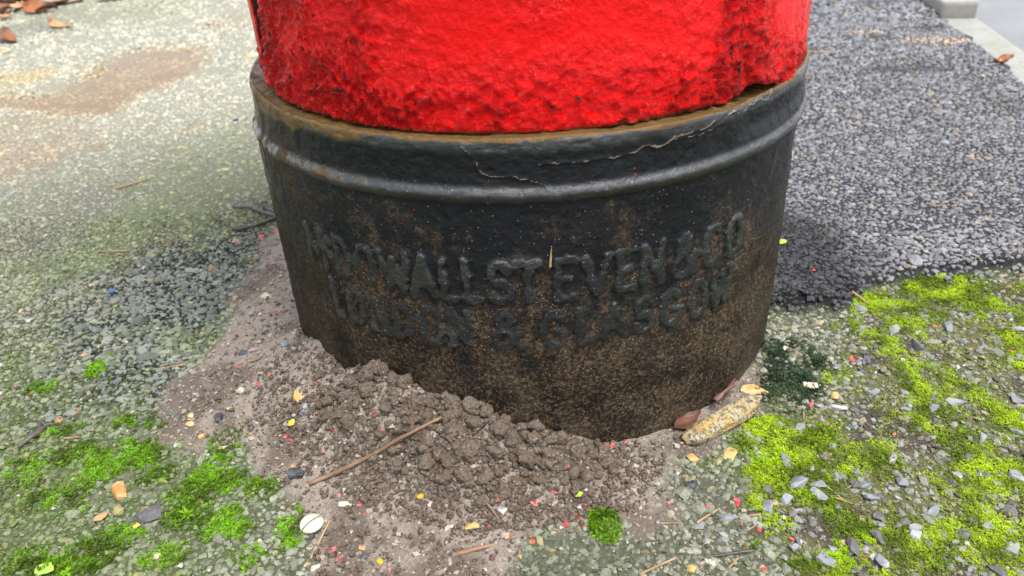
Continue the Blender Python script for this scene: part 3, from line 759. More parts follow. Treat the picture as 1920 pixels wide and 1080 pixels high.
# ------------------------------------------------------------------ puddle
def puddle():
    P = PUDDLE; x0, y0 = P.min(0) - 0.02; x1, y1 = P.max(0) + 0.02
    gx = np.arange(x0, x1, 0.012); gy = np.arange(y0, y1, 0.012); X, Y = np.meshgrid(gx, gy)
    d = poly_sd(P, X.ravel(), Y.ravel()) + 0.03
    I = np.arange(X.size).reshape(X.shape); F_ = np.stack([I[:-1, :-1], I[:-1, 1:], I[1:, 1:], I[1:, :-1]], -1).reshape(-1, 4)
    F_ = F_[(d[F_] > 0).all(1)]; u, inv = np.unique(F_, return_inverse=True)
    zl = np.median(height(X.ravel()[d > 0.03], Y.ravel()[d > 0.03])) + 0.0034
    V = np.stack([X.ravel(), Y.ravel(), np.full(X.size, zl)], -1)[u]
    put('puddle', mesh_np('puddle', V, inv.reshape(F_.shape)), MWAT, kind='structure')
puddle()

# ------------------------------------------------------------------ crumbly soil heap against the plinth
def mat_soil():
    t = NT('crumbly_soil'); n1 = t.noise(300, 6, 0.75); n2 = t.noise(40, 4)
    c = t.mix(n1, (0.045, 0.030, 0.020), (0.275, 0.208, 0.156)); c = t.mix(t.ramp(n2, 0.35, 0.7), c, t.mix(n1, (0.09, 0.066, 0.049), (0.28, 0.220, 0.172)))
    vo = t.voro(600, out=None); sep = t.n('ShaderNodeSeparateColor'); t.l(vo.outputs['Color'], sep.inputs[0])
    g = t.math('MULTIPLY', t.ramp(vo.outputs['Distance'], 0.4, 0.2), t.math('GREATER_THAN', sep.outputs[0], 0.88))
    c = t.mix(g, c, (0.48, 0.42, 0.34))
    t.p(Base_Color=c, Roughness=t.ramp(n1, 0.4, 0.65, 0.25, 0.8), Specular_IOR_Level=0.28)
    t.p(Normal=t.bump(t.math('ADD', t.noise(420, 6, 0.75), t.math('MULTIPLY', t.voro(380), 0.7)), 1.0, 0.0032))
    return t.m
MSOIL = mat_soil()

def clod_proto(base, nb):
    D = base[0] / np.linalg.norm(base[0], axis=1)[:, None]; r = np.full(len(D), 0.42)
    for _ in range(nb):
        c = rng.normal(size=3); c /= np.linalg.norm(c); c *= rng.uniform(0.38, 0.78); rad = rng.uniform(0.14, 0.40)
        b = D @ c; disc = rad ** 2 - (c @ c - b * b); ok = disc > 0
        r = np.where(ok, np.maximum(r, b + np.sqrt(np.maximum(disc, 0))), r)
    V = D * r[:, None]
    V *= (1 + 0.60 * (fbm(V[:, 0] * 7 + 9, V[:, 1] * 7, V[:, 2] * 7, int(rng.integers(999)), 3, 0.7) - 0.5))[:, None]
    return V
CL_BIG = [mesh_np('clod', clod_proto(ICO3, 46), ICO3[1], None, True) for _ in range(9)]
CL_SM = [mesh_np('clod', clod_proto(ICO2, 16), ICO2[1], None, True) for _ in range(8)]

MOUND = [(600, 690), (650, 690), (690, 672), (745, 700), (800, 745), (830, 728), (915, 738), (955, 775), (1040, 795), (1110, 830), (1175, 850), (1160, 890), (1080, 925), (960, 950), (830, 945), (760, 905), (690, 860), (610, 825), (570, 785)]
def soil_heap():
    base = G1(850, 840)
    h = empty('soil_heap', base, 'crumbly brown heap of wet soil piled against the front of the plinth', 'soil heap')
    inv = Matrix.Translation(-Vector(base))
    mp = np.array(MOUND, float)
    def sample(n, pts=mp):
        out = []
        while len(out) < n:
            q = rng.uniform(pts.min(0), pts.max(0), (n * 2, 2)); d = poly_sd(pts, q[:, 0], q[:, 1]); out += list(q[d > 2])
        return np.array(out[:n])
    def clod(px, py, size, protos_, lift):
        P = G1(px, py)
        if cyl_d(P[0], P[1]) < 0.003:
            k = (R0 + 0.003) / math.hypot(P[0], P[1]); P = np.array([P[0] * k, P[1] * k, P[2]])
        o = put('clod', protos_[int(rng.integers(len(protos_)))], MSOIL, h)
        o.location = (P[0], P[1], P[2] + size * lift)
        o.rotation_euler = (rng.uniform(0, 6.28), rng.uniform(0, 6.28), rng.uniform(0, 6.28))
        o.scale = size * np.array([rng.uniform(0.85, 1.25), rng.uniform(0.8, 1.1), rng.uniform(0.75, 1.0)])
        o.matrix_parent_inverse = inv
    # the tallest lumps of the heap
    for px, py, s in ((700, 700, 15), (725, 690, 13), (745, 712, 12), (665, 720, 11), (690, 735, 13), (650, 745, 11), (870, 735, 14), (895, 745, 15), (850, 752, 13), (915, 760, 12), (950, 772, 9), (985, 800, 8.5), (1010, 795, 8),
                      (780, 760, 12), (800, 785, 11), (845, 790, 12), (890, 795, 13), (935, 805, 12), (960, 825, 12), (1000, 825, 11), (1050, 825, 12), (1080, 850, 11), (1035, 860, 12), (985, 865, 13), (930, 850, 11), (880, 850, 14), (840, 870, 11),
                      (870, 890, 13), (800, 870, 11), (1110, 855, 9), (1140, 870, 8), (1075, 890, 9), (1010, 900, 10), (740, 755, 9), (615, 740, 9), (610, 780, 9), (650, 790, 9)):
        clod(px, py, s * 0.00070, CL_BIG, 0.25)
    for q in sample(255):
        clod(q[0], q[1], rng.uniform(0.0026, 0.0074), CL_BIG if rng.uniform() > 0.65 else CL_SM, rng.uniform(0.0, 0.45))
    # crumbs, too small to pick apart
    q = np.concatenate([sample(5200, np.array([(560, 640), (640, 660), (800, 720), (1000, 770), (1200, 830), (1260, 870), (1180, 960), (900, 1010), (700, 960), (560, 880), (470, 780), (480, 700)], float)),
                        sample(1700, np.array([(520, 520), (560, 620), (640, 680), (800, 800), (1100, 860), (1330, 800), (1260, 960), (1000, 1000), (960, 1090), (580, 1090), (560, 980), (460, 860), (340, 800), (350, 740), (450, 620)], float))])
    P = Gh(q[:, 0], q[:, 1]); k = cyl_d(P[:, 0], P[:, 1]) > 0.001; P = P[k]; n = len(P)
    s = 0.0016 * np.exp(rng.normal(0, 0.45, n)); s = np.minimum(s, 0.0042)
    P[:, 2] += s * 0.35
    pl = [(clod_proto(ICO1, 6), ICO1[1]) for _ in range(8)]
    V, F_, C = scatter(pl, P - base, np.stack([s * 1.3, s * 1.1, s], -1), rotm(rng.uniform(0, 6.28, n), rng.uniform(0, 6.28, n), rng.uniform(0, 1.5, n)), np.zeros((n, 3)))
    put('crumbs', mesh_np('crumbs', V, F_, None, True), MSOIL, h, kind='stuff')
soil_heap()

# ------------------------------------------------------------------ moss
def shoot(n_leaf, spread, narrow):
    V, F_ = [], []
    for k in range(n_leaf):
        a = 2.399 * k + rng.uniform(-.4, .4); el = rng.uniform(0.15, 1.1) if k < n_leaf * 0.75 else rng.uniform(1.0, 1.5); ln = rng.uniform(0.7, 1.1)
        d = np.array([math.cos(a) * math.cos(el) * spread, math.sin(a) * math.cos(el) * spread, math.sin(el)]); side = np.array([-math.sin(a), math.cos(a), 0]) * narrow
        b = np.array([0, 0, rng.uniform(0.0, 0.45)]); o = len(V)
        V += [b, b + d * ln * 0.5 + side + np.array([0, 0, .06]), b + d * ln * 0.5 - side + np.array([0, 0, .06]), b + d * ln - np.array([0, 0, .12])]
        F_ += [[o, o + 1, o + 2], [o + 2, o + 1, o + 3]]
    return np.array(V), np.array(F_)
SHOOTS = [shoot(8, 1.0, 0.15) for _ in range(8)]

def blob_pts(blobs, spacing, thr=0.35, nscale=60, seed=90):
    out = []
    for (px, py, rx, ry, dens) in blobs:
        c = G(px, py); ax = abs(G(px + rx, py)[0] - c[0]); ay = abs(G(px, py - ry)[1] - c[1])
        n = int(4 * ax * ay / spacing ** 2 * dens)
        if n < 1: continue
        x = rng.uniform(-1, 1, n); y = rng.uniform(-1, 1, n); r = np.hypot(x, y)
        X, Y = c[0] + x * ax, c[1] + y * ay
        f = (1 - r) + (fbm(X * nscale, Y * nscale, seed=seed, octs=3) - 0.5) * 1.5
        k = (f > thr) & (r < 1.0); out.append(np.stack([X[k], Y[k], np.clip(f[k], 0, 1)], -1))
    return np.concatenate(out)

def moss_mesh(name, pts, size, ca, cb, mat, lift=0.0, loc=None, seed=95):
    k = cyl_d(pts[:, 0], pts[:, 1]) > 0.001; pts = pts[k]; n = len(pts); x, y = pts[:, 0], pts[:, 1]
    s = size * np.exp(rng.normal(0, 0.28, n)) * (0.55 + 0.6 * np.clip(pts[:, 2], 0, 1))
    z = height(x, y) + lift + s * 0.15
    t = np.clip((fbm(x * 60, y * 60, seed=seed, octs=4) - 0.5) * 3.2 + 0.45 + rng.normal(0, 0.22, n), 0, 1)
    c = mixc(np.tile(np.array(ca), (n, 1)), cb, t) * rng.uniform(0.75, 1.25, n)[:, None]
    P = np.stack([x, y, z], -1)
    if loc is not None: P = P - loc
    V, F_, C = scatter(SHOOTS, P, np.stack([s, s, s * 0.9], -1), rotm(rng.uniform(0, 6.28, n), rng.uniform(0, 6.28, n), np.abs(rng.normal(0, 0.3, n))), c)
    return mesh_np(name, V, F_, {'col': C}, False)

left_b = [(250, 858, 75, 38, 1), (195, 882, 50, 26, 1), (390, 915, 80, 42, 1), (300, 895, 45, 22, .8), (430, 985, 55, 45, 1), (350, 965, 50, 30, .7), (200, 1025, 80, 42, .9), (130, 1062, 70, 30, .9), (40, 1060, 60, 35, .8),
          (545, 1000, 36, 42, .9), (495, 925, 42, 26, .7), (182, 690, 26, 18, .8), (205, 672, 18, 10, .8), (235, 790, 36, 16, .7), (290, 790, 30, 16, .5), (80, 725, 36, 18, .6), (120, 800, 60, 20, .35), (60, 880, 70, 40, .35), (120, 930, 80, 40, .35), (300, 1040, 60, 30, .6), (470, 1040, 50, 30, .5), (420, 860, 40, 20, .3), (150, 850, 60, 30, .5), (430, 830, 40, 30, .25)]
put('moss', moss_mesh('moss', blob_pts(left_b, 0.0016, 0.14), 0.0029, (0.075, 0.125, 0.010), (0.20, 0.43, 0.012), MMOSS), MMOSS, kind='stuff', label='bright green moss in patches on the old asphalt, lower left', cat='moss')
thin_b = [(60, 620, 130, 120, .22), (90, 760, 150, 90, .3), (60, 900, 130, 90, .4), (250, 700, 70, 40, .2), (60, 1040, 130, 60, .4), (330, 620, 60, 50, .1)]
put('moss', moss_mesh('moss', blob_pts(thin_b, 0.0020, 0.40, 45, 91), 0.0018, (0.10, 0.13, 0.03), (0.20, 0.26, 0.05), MMOSS), MMOSS, kind='stuff', label='thin olive moss film between the stones at far left', cat='moss')
right_b = [(1480, 870, 80, 40, 1), (1530, 825, 55, 36, 1), (1400, 835, 40, 24, .9), (1440, 885, 55, 26, .9), (1520, 930, 70, 34, 1), (1590, 985, 60, 40, .8), (1580, 1050, 70, 40, .8), (1480, 985, 40, 24, .3), (1420, 1030, 30, 16, .4), (1500, 1060, 40, 20, .5), (1405, 945, 16, 18, .9), (1460, 795, 40, 14, .6)]
put('moss', moss_mesh('moss', blob_pts(right_b, 0.0016, 0.16), 0.0027, (0.11, 0.17, 0.010), (0.36, 0.54, 0.012), MMOSS), MMOSS, kind='stuff', label='yellow green moss cushions beside the yellow stones, lower right', cat='moss')
def wide_moss():
    n = 120000; lo, hi = RMOSS.min(0), np.minimum(RMOSS.max(0), [0.62, 0.05]); x = rng.uniform(lo[0], hi[0], n); y = rng.uniform(lo[1], hi[1], n)
    n1, n2, n3, ss, nw, rm, pu = zone_cols(x, y); f = fbm(x * 26, y * 26, seed=97, octs=4) + 0.10 * sm(-0.25, -0.02, y)
    edge = poly_sd(RMOSS, x, y)
    f = f + 0.12 * sm(0.09, 0.0, np.abs(edge - 0.03)) * sm(-0.12, -0.03, y)
    k = (rm > 0.4) & (f > 0.38) & in_view(x, y, 0, 40, 40) & (rng.uniform(size=n) < 0.20 + 0.8 * sm(0.43, 0.54, f))
    return np.stack([x[k], y[k], np.clip((f[k] - 0.5) * 5, 0, 1)], -1)
put('moss', moss_mesh('moss', wide_moss(), 0.0020, (0.14, 0.20, 0.016), (0.44, 0.60, 0.022), MMOSS, 0.0006), MMOSS, kind='stuff', label='yellow green moss spread among loose stones right of the box', cat='moss')
dark_b = [(1470, 700, 55, 55, 1), (1450, 660, 28, 28, .9), (1500, 720, 50, 34, 1), (1530, 680, 45, 30, .8), (1500, 650, 30, 20, .5), (1450, 745, 34, 22, .8), (1490, 770, 40, 18, .4)]
put('moss', moss_mesh('moss', blob_pts(dark_b, 0.0017, 0.12), 0.0028, (0.030, 0.052, 0.028), (0.085, 0.130, 0.060), MMOSS), MMOSS, kind='stuff', label='dark bluish green moss at the right foot of the plinth', cat='moss')
def tuft():
    b = G1(1140, 988); p = blob_pts([(1140, 985, 34, 34, 1.6)], 0.0017, 0.25); d = np.hypot(p[:, 0] - b[0], p[:, 1] - b[1])
    me = moss_mesh('moss_tuft', p, 0.0044, (0.07, 0.14, 0.008), (0.18, 0.34, 0.010), MMOSS, 0.0, b)
    co = np.empty(len(me.vertices) * 3, np.float32); me.vertices.foreach_get('co', co); co = co.reshape(-1, 3)
    co[:, 2] += 0.007 * np.clip(1 - np.hypot(co[:, 0], co[:, 1]) / 0.015, 0, 1); me.vertices.foreach_set('co', co.ravel())
    put('moss_tuft', me, MMOSS, loc=b, label='lone round tuft of bright green moss below the soil heap', cat='moss tuft')
tuft()

# ------------------------------------------------------------------ loose stones
def hull_stone(n=34, sq=0.75, seed=0, sub=1):
    r = np.random.default_rng(seed); P = r.normal(size=(n, 3)); P /= np.linalg.norm(P, axis=1)[:, None]; P = np.sign(P) * np.abs(P) ** sq
    P *= r.uniform(0.85, 1.05, (n, 1))
    bm = bmesh.new(); vs_ = [bm.verts.new(p) for p in P]; bmesh.ops.convex_hull(bm, input=vs_)
    for v in [v for v in bm.verts if not v.link_faces]: bm.verts.remove(v)
    if sub:
        bmesh.ops.subdivide_edges(bm, edges=list(bm.edges), cuts=1, use_grid_fill=True)
        bmesh.ops.smooth_vert(bm, verts=bm.verts, factor=0.18, use_axis_x=True, use_axis_y=True, use_axis_z=True)
    bmesh.ops.triangulate(bm, faces=bm.faces)
    m = bpy.data.meshes.new('stone'); bm.to_mesh(m); bm.free(); return m

S_YEL = mat_simple('ochre_flint', (0.44, 0.28, 0.085), 0.45, 0.45, 240, 0.6, 0.0012, col2=(0.50, 0.37, 0.18), c2scale=130)
S_CRM = mat_simple('cream_stone', (0.46, 0.40, 0.29), 0.5, 0.4, 240, 0.5, 0.0011, col2=(0.54, 0.50, 0.43), c2scale=120)
S_WHT = mat_simple('pale_quartz', (0.46, 0.44, 0.42), 0.45, 0.35, 240, 0.5, 0.0010, col2=(0.32, 0.31, 0.32), c2scale=130)
S_GRY = mat_simple('blue_grey_stone', (0.16, 0.172, 0.19), 0.40, 0.4, 170, 0.5, 0.0008, col2=(0.25, 0.25, 0.245), c2scale=70)
S_DRK = mat_simple('wet_black_stone', (0.030, 0.031, 0.036), 0.32, 0.4, 170, 0.6, 0.0010, col2=(0.075, 0.078, 0.085), c2scale=90)
S_SLT = mat_simple('dark_slate', (0.075, 0.072, 0.078), 0.42, 0.4, 220, 0.7, 0.0010, col2=(0.12, 0.115, 0.12), c2scale=90)
S_BRK = mat_simple('brick_fragment', (0.46, 0.13, 0.085), 0.55, 0.25, 150, 0.5, 0.0008, col2=(0.50, 0.24, 0.18), c2scale=100)
S_TAN = mat_simple('tan_stone', (0.42, 0.26, 0.13), 0.45, 0.3, 140, 0.5, 0.0009, col2=(0.25, 0.16, 0.09), c2scale=120)
S_ORG = mat_simple('orange_stone', (0.42, 0.19, 0.045), 0.42, 0.45, 220, 0.6, 0.0012, col2=(0.48, 0.30, 0.13), c2scale=110)
S_MUS = mat_simple('mustard_pebble', (0.50, 0.33, 0.02), 0.32, 0.2, 120, 0.3, 0.0005)
S_PNK = mat_simple('pink_stone', (0.48, 0.36, 0.33), 0.45, 0.25, 150, 0.4, 0.0007)

def elong(name, a, b, wpx, hr, mat, label, cat, group=None, seed=None, sq=0.75, n=34, sink=0.36, shape=None, parent=None):
    """stone between two pixels on the ground"""
    A, B = G1(*a), G1(*b); c = (A + B) / 2; v = B - A; ln = math.hypot(v[0], v[1]); dist = np.linalg.norm(c - CAM)
    w = wpx * dist / FPX; hz = min(w, max(ln, w * .6)) * hr
    o = put(name, shape or hull_stone(n, sq, seed if seed is not None else int(rng.integers(99999))), mat, parent, label, cat, group)
    o.location = (c[0], c[1], c[2] + hz * (0.5 - sink)); o.rotation_euler = (rng.uniform(-.12, .12), rng.uniform(-.12, .12), math.atan2(v[1], v[0])); o.scale = (max(ln, 0.002) / 2 * 1.05, w / 2 * 1.05, hz / 2)
    return o

ST = [
 ('pebble', (562, 728), (561, 760), 26, .6, S_YEL, 'rounded yellow pebble on bare soil left of the heap'),
 ('stone_chip', (492, 556), (511, 556), 18, .35, S_CRM, 'cream chip at the left foot of the plinth'),
 ('pebble', (526, 648), (545, 646), 18, .8, S_GRY, 'round grey pebble on soil close to the left of the plinth'),
 ('pebble', (339, 668), (362, 666), 15, .7, S_SLT, 'smooth blue black pebble on the old asphalt left of the soil'),
 ('stone_chip', (371, 655), (389, 650), 14, .8, S_DRK, 'black chip just right above the smooth blue black pebble'),
 ('stone_chip', (448, 665), (469, 662), 15, .6, S_DRK, 'black chip at the upper left edge of the soil'),
 ('pebble', (445, 735), (460, 731), 16, .7, S_CRM, 'cream pebble on soil between two pale ochre ones'),
 ('pebble', (352, 781), (365, 779), 14, .7, S_YEL, 'upper of two ochre pebbles at the left edge of the soil'),
 ('pebble', (349, 797), (366, 795), 14, .6, S_YEL, 'lower of two ochre pebbles at the left edge of the soil'),
 ('pebble', (371, 818), (387, 818), 13, .7, S_ORG, 'small orange pebble where soil meets the left moss'),
 ('pebble', (425, 768), (437, 767), 10, .7, S_YEL, 'tiny yellow pebble in the middle of the left soil'),
 ('stone_chip', (565, 764), (582, 760), 16, .6, S_GRY, 'grey chip touching the rounded yellow pebble'),
 ('cinder', (536, 893), (572, 887), 24, .7, S_DRK, 'black cinder lump left of the long twig'),
 ('stone_chip', (546, 876), (562, 872), 10, .6, S_TAN, 'tan chip on top of the black cinder'),
 ('cinder', (401, 790), (420, 780), 22, .7, S_DRK, 'black crumbly cinder on the soil by the orange pebble'),
 ('stone_chip', (374, 858), (393, 855), 14, .5, S_WHT, 'white square chip at the lower left soil edge'),
 ('stone_chip', (410, 842), (430, 836), 12, .6, S_CRM, 'oval grey cream chip above right of the white square chip'),
 ('slate_piece', (248, 978), (313, 950), 46, .22, S_SLT, 'large flat dark slate piece in the left moss'),
 ('flint', (222, 906), (232, 940), 25, .75, S_ORG, 'orange flint in the moss above the slate piece'),
 ('stone_chip', (104, 789), (122, 786), 13, .5, S_BRK, 'pinkish brick chip at far left above the dark curved twig'),
 ('pebble', (150, 668), (168, 666), 10, .6, S_YEL, 'ochre pebble on old asphalt near the thin moss, far left'),
 ('stone_chip', (634, 947), (662, 942), 16, .4, S_CRM, 'flat cream chip below the long twig'),
 ('pebble', (706, 857), (719, 855), 13, .7, S_WHT, 'small white pebble just below the long twig'),
 ('pebble', (779, 932), (797, 929), 13, .8, S_MUS, 'glossy mustard pebble below the soil heap'),
 ('stone_chip', (925, 950), (955, 968), 20, .5, S_WHT, 'white grey chip right below the soil heap'),
 ('brick_chip', (993, 938), (1013, 950), 17, .6, S_BRK, 'red brick chip below the soil heap'),
 ('stone_chip', (870, 990), (902, 986), 17, .6, S_YEL, 'ochre stone below the mustard pebble'),
 ('stone_chip', (945, 1010), (968, 1002), 20, .6, S_TAN, 'brown stone at the gravel edge near the bottom'),
 ('stone_chip', (836, 998), (842, 984), 12, .5, S_PNK, 'pink chip left of the ochre stone near the bottom'),
 ('stone_chip', (800, 952), (812, 944), 14, .5, S_PNK, 'pinkish chip beside the mustard pebble'),
 ('stone_slab', (1386, 730), (1450, 742), 30, .55, S_YEL, 'yellow slab of stone standing at the right foot of the plinth'),
 ('stone_chip', (1376, 832), (1362, 868), 22, .35, S_YEL, 'yellow pointed flake of stone at the moss edge, lower right'),
 ('stone_chip', (1286, 862), (1309, 860), 22, .6, S_YEL, 'square yellow chip below the mortar lump'),
 ('stone_chip', (1502, 721), (1534, 730), 24, .6, S_CRM, 'cream block of stone in the dark moss'),
 ('pebble', (1556, 740), (1574, 746), 20, .7, S_YEL, 'yellow pebble at the edge of the dark moss'),
 ('stone_chip', (1554, 763), (1590, 766), 15, .5, S_WHT, 'long pale grey chip below the yellow pebble'),
 ('stone_chip', (1526, 760), (1550, 762), 14, .5, S_GRY, 'grey chip left of the long pale one'),
 ('stone_chip', (1465, 655), (1485, 656), 14, .6, S_PNK, 'pinkish white chip above the dark moss'),
 ('stone_chip', (1425, 940), (1455, 946), 15, .4, S_ORG, 'orange flake on soil below the right moss'),
 ('stone_chip', (1430, 917), (1452, 920), 17, .6, S_SLT, 'dark angular chip just above the orange flake'),
 ('pebble', (1286, 914), (1308, 908), 20, .8, S_DRK, 'round black pebble below the square yellow chip'),
 ('stone_chip', (1346, 972), (1376, 970), 18, .5, S_GRY, 'pitted grey chip at the lower right soil'),
 ('stone_chip', (1296, 985), (1320, 988), 18, .5, S_GRY, 'blue grey chip by the straw, lower right'),
 ('pebble', (1326, 1055), (1344, 1054), 15, .6, S_CRM, 'cream pebble near the bottom edge, lower right'),
 ('pebble', (1286, 1070), (1307, 1066), 19, .6, S_YEL, 'yellow pebble at the very bottom edge'),
 ('stone_chip', (1449, 862), (1480, 870), 12, .5, S_WHT, 'pale flat chip lying between two moss cushions'),
 ('stone_chip', (1607, 910), (1634, 904), 20, .6, S_GRY, 'large blue grey chip right of the yellow green moss'),
 ('stone_chip', (1352, 1008), (1362, 1000), 20, .6, S_GRY, 'dark grey chip under the pitted one'),
 ('stone_chip', (466, 594), (486, 588), 14, .6, S_SLT, 'dark grey chip beside a pale one left of the plinth'),
 ('stone_chip', (483, 592), (493, 588), 9, .6, S_CRM, 'tiny pale chip beside a dark grey one left of the plinth'),
 ('stone_chip', (284, 1046), (304, 1044), 15, .5, S_PNK, 'pale pink chip at the bottom left among moss'),
 ('stone_chip', (582, 1068), (602, 1062), 15, .6, S_CRM, 'greenish cream chip at the bottom edge by the straw'),
 ('stone_chip', (670, 1030), (686, 1026), 15, .4, S_TAN, 'brown flat chip near the bottom left of centre'),
 ('pebble', (674, 1048), (690, 1040), 15, .7, S_DRK, 'black pebble under the brown flat chip'),
 ('pebble', (482, 1016), (492, 1014), 10, .6, S_CRM, 'tiny cream pebble in the moss right of the slate piece'),
 ('pebble', (706, 1056), (718, 1050), 16, .5, S_MUS, 'dull yellow chip at the bottom left of centre'),
 ('pebble', (437, 226), (449, 226), 9, .7, S_DRK, 'small black pebble on the pale asphalt left of the rim'),
 ('stone_chip', (1748, 612), (1758, 612), 8, .5, S_BRK, 'small reddish chip at the top of the right moss'),
]
for i, (nm, a, b, w, hr, mt, lab) in enumerate(ST):
    elong(nm, a, b, w, hr, mt, lab, 'cinder' if nm == 'cinder' else 'slate' if nm == 'slate_piece' else 'stone', seed=200 + i, n=16 if nm in ('stone_chip', 'slate_piece', 'brick_chip', 'flint', 'stone_slab') else 34, sq=0.7 if nm != 'pebble' else 1.0)

# loose grey chips in the right-hand moss
protoS = [hull_stone(18, 0.8, 700 + k, 0) for k in range(10)]
for m_ in protoS: m_.materials.append(S_GRY)
protoD = [m_.copy() for m_ in protoS]
for m_ in protoD: m_.materials.clear(); m_.materials.append(S_SLT)
cnt = 0
while cnt < 120:
    px, py = rng.uniform(1400, 1915), rng.uniform(590, 1078); P = G1(px, py)
    if poly_sd(RMOSS, np.array([P[0]]), np.array([P[1]]))[0] < 0.004: continue
    wh = 'in moss by the newer asphalt' if py < 720 else 'halfway down the right moss' if py < 900 else 'in right moss near the bottom edge'
    if px > 1700: wh += ', far right'
    d = rng.uniform() < 0.35; s = float(np.clip(np.exp(rng.normal(math.log(0.0066), 0.33)), 0.0042, 0.013))
    o = put('stone_chip', (protoD if d else protoS)[int(rng.integers(10))], None, None, ('loose dark slate chip ' if d else 'loose pale grey stone chip ') + wh, 'stone', ('dark' if d else 'pale') + ' loose chips ' + wh)
    o.location = (P[0], P[1], P[2] + s * 0.16); o.rotation_euler = (rng.normal(0, .2), rng.normal(0, .2), rng.uniform(0, 6.28)); o.scale = (s * rng.uniform(.55, .85), s * rng.uniform(.35, .5), s * rng.uniform(.22, .34))
    cnt += 1

# crusted lump of mortar at the right foot of the plinth
def mortar():
    t = NT('crusted_mortar'); co = t.n('ShaderNodeNewGeometry').outputs['Position']; n = t.noise(70, 5, 0.6, co); vo = t.voro(130, co); n2 = t.noise(300, 5, 0.65, co)
    c = t.mix(t.ramp(n, 0.40, 0.62), (0.46, 0.29, 0.09), (0.40, 0.36, 0.26)); c = t.mix(t.ramp(n2, 0.46, 0.62), c, (0.13, 0.115, 0.07)); c = t.mix(t.ramp(t.noise(140, 3, 0.6, co), 0.60, 0.70), c, (0.045, 0.04, 0.03))
    t.p(Base_Color=c, Roughness=0.6); t.p(Normal=t.bump(t.math('ADD', n2, t.noise(140, 3, 0.6, co)), 1.0, 0.003))
    D = ICO3[0]; r = 1 + 1.0 * (fbm(D[:, 0] * 4.6 + 3, D[:, 1] * 1.8, D[:, 2] * 1.8, 131, 5, 0.6) - 0.5); V = D * r[:, None]
    V = np.sign(V) * np.abs(V) ** 0.85
    me = mesh_np('mortar_lump', V, ICO3[1], None, True)
    A, B = G1(1278, 828), G1(1414, 765); c_ = (A + B) / 2; v = B - A
    o = put('mortar_lump', me, t.m, None, 'long crusted yellowish lump of mortar against the right foot of the plinth', 'mortar')
    o.location = (c_[0] + 0.002, c_[1] - 0.002, c_[2] + 0.006); o.rotation_euler = (0.1, -0.06, math.atan2(v[1], v[0])); o.scale = (np.linalg.norm(v) / 2, 0.0105, 0.0085)
mortar()

# split seed case
def seed():
    b = G1(586, 986); rad = 21 * np.linalg.norm(b - CAM) / FPX
    e = empty('split_seed', b, 'pale oval seed split in two halves at the edge of the left moss', 'seed'); e.rotation_euler = (0.0, 0.0, 0.85)
    mA = mat_simple('seed_husk', (0.50, 0.47, 0.40), 0.4, 0.2, 90, 0.2, 0.0005, col2=(0.36, 0.31, 0.16), c2scale=30)
    mB = mat_simple('seed_split', (0.10, 0.07, 0.045), 0.7)
    for sgn in (1, -1):
        V = ICO3[0].copy(); V[:, 1] = np.maximum(V[:, 1], 0.10) * sgn
        f = ICO3[1] if sgn > 0 else ICO3[1][:, ::-1]
        o = put('half', mesh_np('half', V * np.array([rad, rad * 1.0, rad * 0.38]), f, None, True), mA, e); o.location = (0, 0, rad * 0.25); o.rotation_euler = (0.10 * sgn, 0, 0)
    o = put('kernel', mesh_np('kernel', ICO2[0] * np.array([rad * 0.85, rad * 0.3, rad * 0.27]), ICO2[1], None, True), mB, e); o.location = (0, 0, rad * 0.22)
seed()

# ------------------------------------------------------------------ twigs and straws
def tube_pts(P, rad, sides=7, knob=0.25):
    P = np.asarray(P, float)
    L = np.concatenate([[0], np.cumsum(np.linalg.norm(np.diff(P, axis=0), axis=1))]); n = max(8, int(L[-1] / 0.004)); t = np.linspace(0, L[-1], n)
    Q = np.stack([np.interp(t, L, P[:, k]) for k in range(3)], -1); rr = np.interp(t, L, rad) if np.ndim(rad) else np.full(n, rad)
    for _ in range(2): Q[1:-1] = (Q[:-2] + 2 * Q[1:-1] + Q[2:]) / 4
    Q[:, :2] += rng.normal(0, rr.mean() * 0.12, (n, 2)); rr = rr * (1 + knob * (rng.uniform(size=n) - 0.5))
    T = np.gradient(Q, axis=0); T /= np.linalg.norm(T, axis=1)[:, None] + 1e-9
    U = np.cross(T, [0, 0, 1.0]); U /= np.linalg.norm(U, axis=1)[:, None] + 1e-9; W = np.cross(U, T)
    a = np.linspace(0, 2 * np.pi, sides, endpoint=False)
    V = (Q[:, None] + rr[:, None, None] * (np.cos(a)[None, :, None] * U[:, None] + np.sin(a)[None, :, None] * W[:, None])).reshape(-1, 3)
    I = np.arange(n * sides).reshape(n, sides); J = np.roll(I, -1, 1); F_ = np.stack([I[:-1], J[:-1], J[1:], I[1:]], -1).reshape(-1, 4)
    V = np.concatenate([V, Q[[0, -1]]]); k = n * sides
    caps = [[k, J[0, i], I[0, i], I[0, i]] for i in range(sides)] + [[k + 1, I[-1, i], J[-1, i], J[-1, i]] for i in range(sides)]
    return V, np.concatenate([F_, np.array([[c[0], c[1], c[2], c[2]] for c in caps])[:0].reshape(-1, 4)])

